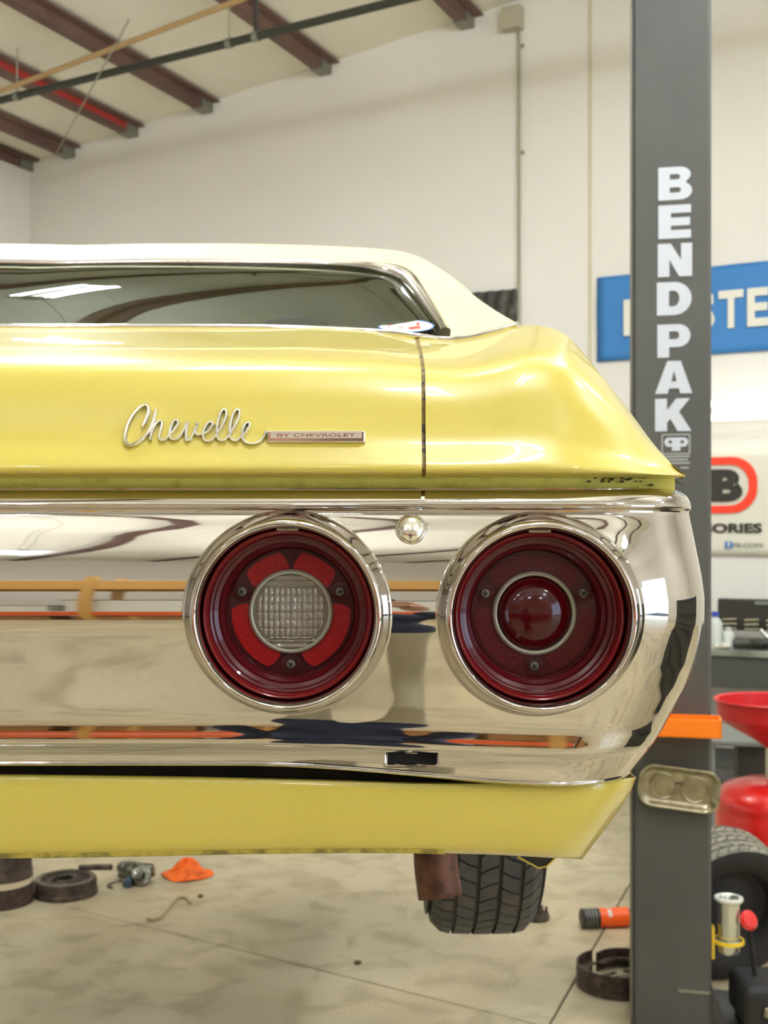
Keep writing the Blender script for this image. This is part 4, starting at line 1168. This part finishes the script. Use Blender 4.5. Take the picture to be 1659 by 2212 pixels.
for a in (60, 180, 300):
    obj('caster', tube(bmesh.new(), [(rt_*.8*math.cos(R(a))-.02, rt_*.8*math.sin(R(a)), .045), (rt_*.8*math.cos(R(a))+.02, rt_*.8*math.sin(R(a)), .045)], .045, 16), M_black, od, True)
    obj('caster_fork', bx(rt_*.8*math.cos(R(a))-.01, rt_*.8*math.cos(R(a))+.01, rt_*.8*math.sin(R(a))-.02, rt_*.8*math.sin(R(a))+.02, .05, .14), M_grey, od)
# spare wheel leaning behind the column
tw = thing('spare_wheel', 'dusty off-road tyre on a dark wheel, leaning to the right of the column', 'wheel', P(1556, 2230, 4.52).xy.to_3d())
RTw = .272
me = bmm(tyre_mesh(RTw, .22, 6, 40, .010, .14, .62, .7, .03))
lean = R(14); zc_ = RTw*math.cos(lean)+.105*abs(math.sin(lean))+.002
o = link('tyre', me, M_tyre2, tw)
o.location = (0, 0, zc_+.0); o.rotation_euler = (lean, 0, 0)
me.transform(Matrix.Rotation(R(-78), 4, 'Z'))
Mr = Matrix.Translation((0, 0, zc_)) @ Matrix.Rotation(lean, 4, 'X') @ Matrix.Rotation(R(-78), 4, 'Z') @ Matrix.Rotation(PI/2, 4, 'Y')
obj('wheel_rim', lat([(.182, .088), (.178, .10), (.168, .09), (.155, .06), (.12, .045), (.08, .06), (.04, .065), (.001, .065)], 48, Mr), M_tyre2b, tw, True)
obj('wheel_sidewall', lat([(.265, .112), (.24, .121), (.20, .115), (.178, .10)], 64, Mr), M_tyre2b, tw, True)
# red round knob and dark machine base at the lower right
q = P(1617, 1987, 3.98)
jk = thing('floor_jack', 'black low machine with a round red knob right of the column foot', 'jack', (q.x+.06, q.y+.02, 0))
obj('body', bx(-.10, .30, -.12, .10, .06, .20), M_black, jk, bev=.03, segs=4)
obj('arm', arm2 := tube(bmesh.new(), [(-.06, -.02, q.z), (-.03, 0, .18)], .008, 10), M_black, jk, True)
obj('knob', lat([(.001, .012), (.025, .010), (.034, 0), (.032, -.008), (.001, -.010)], 32, Matrix.Translation((-.06, -.025, q.z)) @ Matrix.Rotation(R(62), 4, 'X') @ Matrix.Rotation(R(20), 4, 'Y')), M_red, jk, True)
for x in (-.04, .24):
    obj('wheel', tube(bmesh.new(), [(x, -.09, .045), (x, .06, .045)], .044, 20), M_black, jk, True)
obj('handle_plate', bx(-.06, .10, -.135, -.118, .10, .135, M=Matrix.Rotation(R(8), 4, 'Y')), M_steel, jk, bev=.01)

# ================================================================== THINGS ON THE FLOOR
def drum(name, label, px, py, d_out=.145, h=.06, m=M_rustd, holes=True, cat='brake drum', rotz=0):
    c = FLR(px, py); t = thing(name, label, cat, (c.x, c.y, 0), rotz)
    r = d_out
    obj('drum', lat([(r*.25, h), (r*.26, h*.96), (r*.45, h*.95), (r*.55, h*.80), (r*.78, h*.82), (r*.82, h*.98), (r*.97, h), (r*1.0, h*.85), (r*1.0, h*.3), (r*1.03, h*.26), (r*1.03, 0), (r*.9, 0)], 56), m, t, True)
    obj('hub_bore', lat([(.001, h*.7), (r*.24, h*.7), (r*.25, h*.99)], 24), M_dark, t, True)
    for k in range(5):
        a = R(72*k+20); obj('stud_hole', lat([(.001, h*.955), (.008, h*.955), (.009, h*.948)], 12, Matrix.Translation((r*.36*math.cos(a), r*.36*math.sin(a), 0))), M_dark, t, True)
    obj('face_ring', lat([(r*.80, h*.99), (r*.84, h*1.03), (r*.95, h*1.03), (r*.98, h*.97)], 56), M_lip, t, True)
    return t
dr = drum('brake_drum', 'rusty brake drum lying flat with a rod across it, floor at left', 142, 1930, .143, .075)
obj('rod', tube(bmesh.new(), [(.03, .13, .085), (.14, .12, .09), (.19, .11, .092)], .014, 10), M_rustd, dr, True)
obj('rod_clip', bx(-.05, -.035, -.05, .0, .07, .082), M_dark, dr)
drum('brake_drum', 'dark drum cut off by the left edge of the photo, floor at far left', 8, 1893, .135, .13)
# brake shoe: curved lined band
def shoe(label, px, py, r=.13, a0=-60, a1=60, h=.055, rz=0, m=M_rustd, name='brake_shoe'):
    c = FLR(px, py); t = thing(name, label, 'brake shoe', (c.x, c.y, 0), rz)
    bm = bmesh.new(); n_ = 24
    ro = []
    for k in range(n_+1):
        a = R(a0+(a1-a0)*k/n_)
        ro.append([bm.verts.new((rr0*math.cos(a), rr0*math.sin(a), z)) for rr0, z in ((r, 0), (r, h), (r-.008, h), (r-.008, 0))])
    for k in range(n_):
        for s in range(4): bm.faces.new((ro[k][s], ro[k][(s+1) % 4], ro[k+1][(s+1) % 4], ro[k+1][s]))
    bm.faces.new(ro[0]); bm.faces.new(ro[-1])
    obj('lining', bm, m, t)
    bm = bmesh.new(); rw = []
    for k in range(n_+1):
        a = R(a0+(a1-a0)*k/n_); ri = r-.035+.008*math.sin(k*1.3)
        rw.append([bm.verts.new((rr0*math.cos(a), rr0*math.sin(a), z)) for rr0, z in ((r-.008, h*.45), (r-.008, h*.55), (ri, h*.55), (ri, h*.45))])
    for k in range(n_):
        for s in range(4): bm.faces.new((rw[k][s], rw[k][(s+1) % 4], rw[k+1][(s+1) % 4], rw[k+1][s]))
    bm.faces.new(rw[0]); bm.faces.new(rw[-1])
    obj('web', bm, M_lip, t)
    return t
shoe('brown ribbed brake shoe standing at the left photo edge beside the drum', 0, 1948, .15, -75, 40, .09, R(-20), mat('brown_lining', S(84, 66, 54), .7, noise=(60, S(60, 46, 38), .4, .6)))
shoe('dark brake shoe ring curving before the parts pile, floor by the column foot', 1335, 2128, .155, -250, -60, .085, R(10), M_rustd)
shoe('short brake shoe behind the shoe ring, floor by the column foot', 1352, 2110, .12, 60, 150, .07, 0, M_rustd)
c = FLR(1342, 2128)
pp_ = thing('brake_springs', 'small pile of springs and brackets inside the brake shoes', 'springs', (c.x, c.y, 0))
for k in range(7):
    a = random.uniform(0, PI); x_, y_ = random.uniform(-.07, .06), random.uniform(-.06, .06); z_ = .012+.009*k
    pts = []
    for s in range(60):
        u = s/59*.07-.035; pts.append((x_+u*math.cos(a)+.006*math.sin(s*.9)*math.sin(a), y_+u*math.sin(a)-.006*math.sin(s*.9)*math.cos(a), z_+.006*math.cos(s*.9)))
    obj('spring', tube(bmesh.new(), pts, .0022, 5), M_alu if k % 2 else M_rustd, pp_, True)
# cast parts pile
def lump(name, m, par, pts, r):
    bm = bmesh.new()
    for (x, y, z), rr0 in zip(pts, r):
        bmesh.ops.create_icosphere(bm, subdivisions=2, radius=rr0, matrix=Matrix.Translation((x, y, z)) @ Matrix.Diagonal((1.2, .9, .7, 1)))
    return obj(name, bm, m, par, True)
c = FLR(292, 1905)
wp = thing('water_pump', 'grey cast aluminium part with blue-ended fitting lying left of the orange cloth', 'engine part', (c.x, c.y, 0), R(-15))
bm = bmesh.new(); tube(bm, [(-.10, .05, .05), (-.04, .02, .05), (.03, 0, .045), (.09, .02, .06)], [.03, .045, .05, .03], 16); tube(bm, [(-.12, .10, .03), (-.06, .06, .04)], .016, 12)
obj('casting', bm, M_alu, wp, True)
obj('flange', lat([(.001, .0), (.055, 0), (.055, .012), (.03, .016), (.028, .05), (.001, .05)], 24, Matrix.Translation((.045, -.03, .04)) @ Matrix.Rotation(R(55), 4, 'X')), M_alu, wp, True)
obj('bore', lat([(.016, .056), (.012, .058), (.001, .05)], 20, Matrix.Translation((.045, -.03, .04)) @ Matrix.Rotation(R(55), 4, 'X')), M_zinc, wp, True)
obj('bracket', bx(-.13, -.02, -.02, .03, .002, .02, M=Matrix.Rotation(R(-30), 4, 'Z')), M_alu, wp, bev=.006)
obj('fitting', tube(bmesh.new(), [(0, -.06, .03), (.012, -.11, .02)], [.016, .022], 14), mat('blue_fitting', S(70, 92, 112), .5), wp, True)
obj('wire', tube(bmesh.new(), [Vector(p) for p in spl([(-.06, -.02, .01), (-.09, -.06, .006), (-.09, -.11, .006), (-.05, -.135, .006)], 6)], .005, 6), M_alu, wp, True)
# orange cap / cone
c = FLR(404, 1892)
oc = thing('orange_cloth', 'crumpled bright orange cloth lying flat on the floor', 'cloth', (c.x, c.y, 0))
bm = bmesh.new(); rws = []
for j, (r, z) in enumerate([(.0, .075), (.025, .072), (.05, .058), (.07, .038), (.09, .02), (.11, .012), (.125, .010), (.122, .004)]):
    rws.append([Vector((r*math.cos(2*PI*k/40)*(1+.10*math.sin(3*k*.157+j)), .85*r*math.sin(2*PI*k/40)*(1+.12*math.cos(5*k*.157+j*1.3)), z*(1+.25*math.sin(k*.6+j)))) for k in range(40)])
me = grid_mesh(rws, closed=True); link('cloth', me, M_cloth, oc, True)
obj('fold', tube(bmesh.new(), [Vector(p) for p in spl([(-.07, -.02, .03), (-.02, -.03, .055), (.03, -.01, .05), (.07, .02, .03)], 5)], [.008]*16, 8), M_cloth, oc, True)
# black shadowed box behind the orange cloth
c = FLR(335, 1900)
# S hook / bent hose
pts = [FLR(px, py, .008) for px, py in ((318, 1983), (332, 1985), (345, 1980), (358, 1966), (370, 1950), (382, 1939), (397, 1937), (408, 1943), (410, 1950))]
o = obj('bent_rod', tube(bmesh.new(), [Vector(p) for p in spl(pts, 5)], .0078, 10), mat('pale_rod', S(196, 184, 142), .5), smooth=True)
tag(o, 'pale S-shaped bent rod lying on the concrete below the orange cloth', 'rod')
# brown clump beside the tyre
c = FLR(1158, 1985)
cl_ = thing('wheel_hub', 'dark greasy hub part on the floor beside the hanging tyre', 'hub', (c.x, c.y, 0))
obj('hub', lat([(.001, .06), (.03, .06), (.035, .03), (.055, .028), (.06, .01), (.055, 0), (.001, 0)], 24), M_rustd, cl_, True)
for k in range(5):
    a = R(72*k); obj('stud', tube(bmesh.new(), [(.045*math.cos(a), .045*math.sin(a), .02), (.045*math.cos(a), .045*math.sin(a), .055)], .006, 8), M_rustd, cl_, True)
# aerosol can, lying
ca, cb = FLR(1255, 1987, .036), FLR(1372, 1982, .036)
dv = (cb-ca); dv.z = 0; L_ = .25; dv.normalize(); an = math.atan2(dv.y, dv.x)
can = thing('aerosol_can', 'orange and black aerosol can lying on its side against the column foot', 'can', (ca.x, ca.y, .0), an)
Mc = Matrix.Translation((0, 0, .042)) @ Matrix.Rotation(PI/2, 4, 'Y')
r = .040
obj('body', lat([(.001, .002), (r*.86, 0), (r*1.03, .003), (r*1.03, .007), (r, .010), (r, .078)], 40, Mc), mat('can_black', S(52, 48, 44), .4, .2), can, True)
obj('orange_band', lat([(r*1.002, .078), (r*1.002, .205)], 40, Mc), mat('can_orange', S(255, 98, 18), .4), can, True)
obj('shoulder', lat([(r, .205), (r*.8, .22), (r*.5, .226), (.001, .226)], 40, Mc), M_zinc, can, True)
obj('cap', lat([(r*.7, .224), (r*.7, .25), (.001, .252)], 30, Mc), M_redp, can, True)
bm = bmesh.new()
for k in range(4): lathe(bm, [(r*1.01, .016+k*.014), (r*1.015, .018+k*.014), (r*1.01, .020+k*.014)], 40, Mc)
obj('ribs', bm, M_grey, can, True)
bm = bmesh.new()
pg = []
for k in range(20):
    a = 2*PI*k/20; th_ = R(128)+.5*math.sin(a); ax = .118+.022*math.cos(a)
    pg.append(bm.verts.new(Mc @ Vector((r*1.02*math.cos(th_), r*1.02*math.sin(th_), ax))))
bm.faces.new(pg)
bm.free()
for (th0, th1, a0, a1) in ((150, 185, .10, .14), (198, 250, .112, .128)):
    bm = bmesh.new(); lathe(bm, [(r*1.012, a0), (r*1.014, a0+.001), (r*1.014, a1-.001), (r*1.012, a1)], 12, Mc, a0=R(th0), a1=R(th1)); obj('label_print', bm, M_white, can, True)
# small debris on the floor
M_deb = mat('debris', S(96, 82, 56), .8)
def debris(px, py, r, label):
    c = FLR(px, py); bm = bmesh.new(); bmesh.ops.create_icosphere(bm, subdivisions=2, radius=r, matrix=Matrix.Translation((c.x, c.y, r*.5)) @ Matrix.Diagonal((1.2, .8, .6, 1)))
    for v in bm.verts: v.co += Vector((random.uniform(-1, 1), random.uniform(-1, 1), random.uniform(-.5, .5)))*r*.15
    tag(obj('dirt_clod', bm, M_deb, smooth=True), label, 'debris')
debris(773, 2082, .013, 'small dark clod on the concrete near the bottom middle joint')
debris(433, 1938, .012, 'tiny pale crumb beside the bent rod')

# ================================================================== BEHIND THE CAMERA (seen mirrored in the chrome)
rk = thing('pallet_rack', 'orange and tan pallet rack stacked with cartons, mirrored in the bumper', 'rack', (-1.0, -6.0, 0))
for x in (-4.0, -.9, 2.2, 4.6):
    for y in (-.45, .45): obj('upright', bx(x-.04, x+.04, y-.04, y+.04, 0, 3.4), M_beam2, rk)
for (z, m) in ((1.0, M_beam), (2.9, M_beam2)):
    for y in (-.45, .45): obj('beam', bx(-4.0, 4.6, y-.025, y+.025, z-.20, z+.16), m, rk)
    obj('deck', bx(-4.0, 4.6, -.45, .45, z+.16, z+.18), M_white, rk)
for k in range(9):
    x = -3.5+k*.95
    h_ = random.uniform(.66, .74); w_ = random.uniform(.34, .42)
    c_ = thing('carton', 'brown carton on the floor under the pallet rack', 'carton', (-1.0+x, -6.0, 0), R(random.uniform(-3, 3)), 'cartons under the rack')
    obj('box', bx(-w_, w_, -.3, .3, 0, h_), M_card, c_, bev=.006); obj('tape', bx(-.03, .03, -.305, .305, .02, h_+.002), M_beam2, c_)
    h_ = random.uniform(.35, 1.0)
    c_ = thing('bin', 'white plastic bin on the rack shelf', 'bin', (-1.0+x, -6.0, 1.181), 0, 'white bins on the rack')
    obj('box', bx(-.42, .42, -.3, .3, 0, h_), M_fix, c_, bev=.01); obj('lid', bx(-.44, .44, -.32, .32, h_, h_+.04), M_grey, c_, bev=.006)

cb = thing('added_cabinet', 'tall dark blue-grey cabinet, unseen, added for the dark band mirrored in the right end of the bumper', 'cabinet', (2.45, 1.35, 0), R(-88))  # added out of view to mirror as a dark band in the chrome
obj('carcass', bx(-.75, .75, -.28, .28, .08, 1.75), mat('cabinet_paint', S(58, 66, 82), .4), cb, bev=.01)
for k in range(6):
    z_ = .14+.26*k
    dw_ = obj('drawer', bx(-.72, .72, -.30, -.281, z_, z_+.235), M_greyd, cb, bev=.004)
    obj('handle', bx(-.5, .5, -.315, -.30, z_+.19, z_+.21), M_blackp, dw_)
for x in (-.65, .65):
    obj('caster', tube(bmesh.new(), [(x, -.18, .045), (x, -.12, .045)], .044, 16), M_black, cb, True); obj('caster', tube(bmesh.new(), [(x, .18, .045), (x, .12, .045)], .044, 16), M_black, cb, True)
# ================================================================== PHOTOGRAPHER (seen mirrored in the chrome)
ph = thing('person', 'person in dark navy clothes holding a camera, mirrored between the tail lights', 'person', (-.06, -.42, 0))
def skin_obj(name, verts, edges, radii, m, parent, sub=2, root=0):
    me = bpy.data.meshes.new(name); me.from_pydata(verts, edges, []); o = bpy.data.objects.new(name, me); C.objects.link(o)
    md = o.modifiers.new('skin', 'SKIN'); md.use_smooth_shade = True
    sv = me.skin_vertices[0].data
    for i, r_ in enumerate(radii):
        sv[i].radius = (r_, r_) if not isinstance(r_, tuple) else r_
    sv[root].use_root = True
    sb_ = o.modifiers.new('sub', 'SUBSURF'); sb_.levels = sub; sb_.render_levels = sub
    o.parent = parent; me.materials.append(m); return o
V = [(0, 0, .96), (0, 0, 1.08), (0, .01, 1.24), (0, .01, 1.40), (0, .0, 1.49), (0, .01, 1.56),
     (.10, 0, .90), (.11, .01, .50), (.12, -.01, .09), (.13, .13, .035),
     (-.10, 0, .90), (-.11, .01, .50), (-.12, -.01, .09), (-.13, .13, .035),
     (.18, 0, 1.43), (.26, .04, 1.20), (.13, .26, 1.55), (-.18, 0, 1.43), (-.26, .04, 1.20), (-.13, .26, 1.55)]
E = [(0, 1), (1, 2), (2, 3), (3, 4), (4, 5), (0, 6), (6, 7), (7, 8), (8, 9), (0, 10), (10, 11), (11, 12), (12, 13), (3, 14), (14, 15), (15, 16), (3, 17), (17, 18), (18, 19)]
Rr = [(.15, .11), (.14, .10), (.15, .11), (.15, .11), (.07, .07), (.052, .055), .095, .065, .048, (.045, .03), .095, .065, .048, (.045, .03), .062, .045, .032, .062, .045, .032]
nt = M_navy.node_tree; tcn = nt.nodes.new('ShaderNodeTexCoord'); sep = nt.nodes.new('ShaderNodeSeparateXYZ')
rmp = nt.nodes.new('ShaderNodeValToRGB'); rmp.color_ramp.interpolation = 'CONSTANT'
rmp.color_ramp.elements[0].color = (*S(168, 158, 132), 1); rmp.color_ramp.elements[1].color = (*S(40, 46, 66), 1); rmp.color_ramp.elements[1].position = .66  # legs take the floor's tone so their reflection blends into it
nt.links.new(tcn.outputs['Object'], sep.inputs[0]); nt.links.new(sep.outputs[2], rmp.inputs[0]); nt.links.new(rmp.outputs[0], nt.nodes['Principled BSDF'].inputs['Base Color'])
bd = skin_obj('body', V, E, Rr, M_navy, ph); bd['label'] = 'navy jacket and khaki trousers, tinted like the floor to fade in the mirror image'
# head
bm = bmesh.new(); bmesh.ops.create_uvsphere(bm, u_segments=32, v_segments=24, radius=1)
for v in bm.verts:
    x, y, z = v.co
    w = 1-.22*max(0, -z)**1.5; yy = y*.098+(.012 if y > 0 else 0)
    v.co = Vector((x*.076*w, yy*w, z*.115))
    if y > .6 and abs(x) < .25 and -.25 < z < .15: v.co.y += .02*(1-abs(x)/.25)*(1-abs(z+.08)/.25)
    if y > .6 and .1 < abs(x) < .6 and .0 < z < .25: v.co.y -= .006
    v.co += Vector((0, .035, 1.665))
obj('head', bm, M_skin, ph, True)
for s in (-1, 1):
    bm = bmesh.new(); bmesh.ops.create_icosphere(bm, subdivisions=2, radius=.012, matrix=Matrix.Translation((s*.03, .117, 1.675))); obj('eye', bm, M_white, ph, True)
    bm = bmesh.new(); bmesh.ops.create_icosphere(bm, subdivisions=2, radius=.022, matrix=Matrix.Translation((s*.077, .03, 1.66)) @ Matrix.Diagonal((.4, .8, 1.4, 1))); obj('ear', bm, M_skin, ph, True)
bm = bmesh.new(); bmesh.ops.create_icosphere(bm, subdivisions=2, radius=.02, matrix=Matrix.Translation((0, .122, 1.605)) @ Matrix.Diagonal((1.2, .4, .35, 1))); obj('mouth', bm, M_redp, ph, True)
bm = bmesh.new(); bmesh.ops.create_uvsphere(bm, u_segments=32, v_segments=20, radius=1)
for v in bm.verts:
    x, y, z = v.co; v.co = Vector((x*.086, y*.108+.022, z*.118+1.685))
bmesh.ops.delete(bm, geom=[v for v in bm.verts if (v.co.z < 1.73 and v.co.y > .045) or v.co.z < 1.62], context='VERTS')
obj('hair', bm, M_hair, ph, True)
# hands with five fingers each, gripping the camera body
for s in (-1, 1):
    vs_ = [(s*.13, .26, 1.555), (s*.115, .275, 1.60), (s*.10, .285, 1.635)]; ed = [(0, 1), (1, 2)]; ra = [(.028, .02), (.038, .018), (.04, .016)]
    for k in range(4):
        b_ = len(vs_); z_ = 1.625+.019*k
        vs_ += [(s*.10, .295, z_), (s*.082, .325, z_+.004), (s*.060, .333, z_+.004), (s*.044, .320+.004*k, z_)]
        ed += [(2, b_), (b_, b_+1), (b_+1, b_+2), (b_+2, b_+3)]; ra += [.0095, .0088, .0082, .0075]
    b_ = len(vs_); vs_ += [(s*.10, .262, 1.60), (s*.075, .248, 1.625), (s*.055, .245, 1.645)]; ed += [(1, b_), (b_, b_+1), (b_+1, b_+2)]; ra += [.012, .011, .009]
    skin_obj('hand', vs_, ed, ra, M_skin, ph, 1)
cm = thing('camera_device', 'small black camera held up by the photographer, mirrored in the chrome', 'camera', (-.06, -.42, 0))
obj('body', bx(-.065, .065, .275, .315, 1.64, 1.72), M_black, cm, bev=.008)
obj('lens_barrel', lat([(.028, 0), (.030, .004), (.030, .065), (.026, .068), (.024, .05), (.001, .05)], 32, Matrix.Translation((.0, .315, 1.685)) @ Matrix.Rotation(-PI/2, 4, 'X')), M_black, cm, True)
bpy.context.view_layer.update()
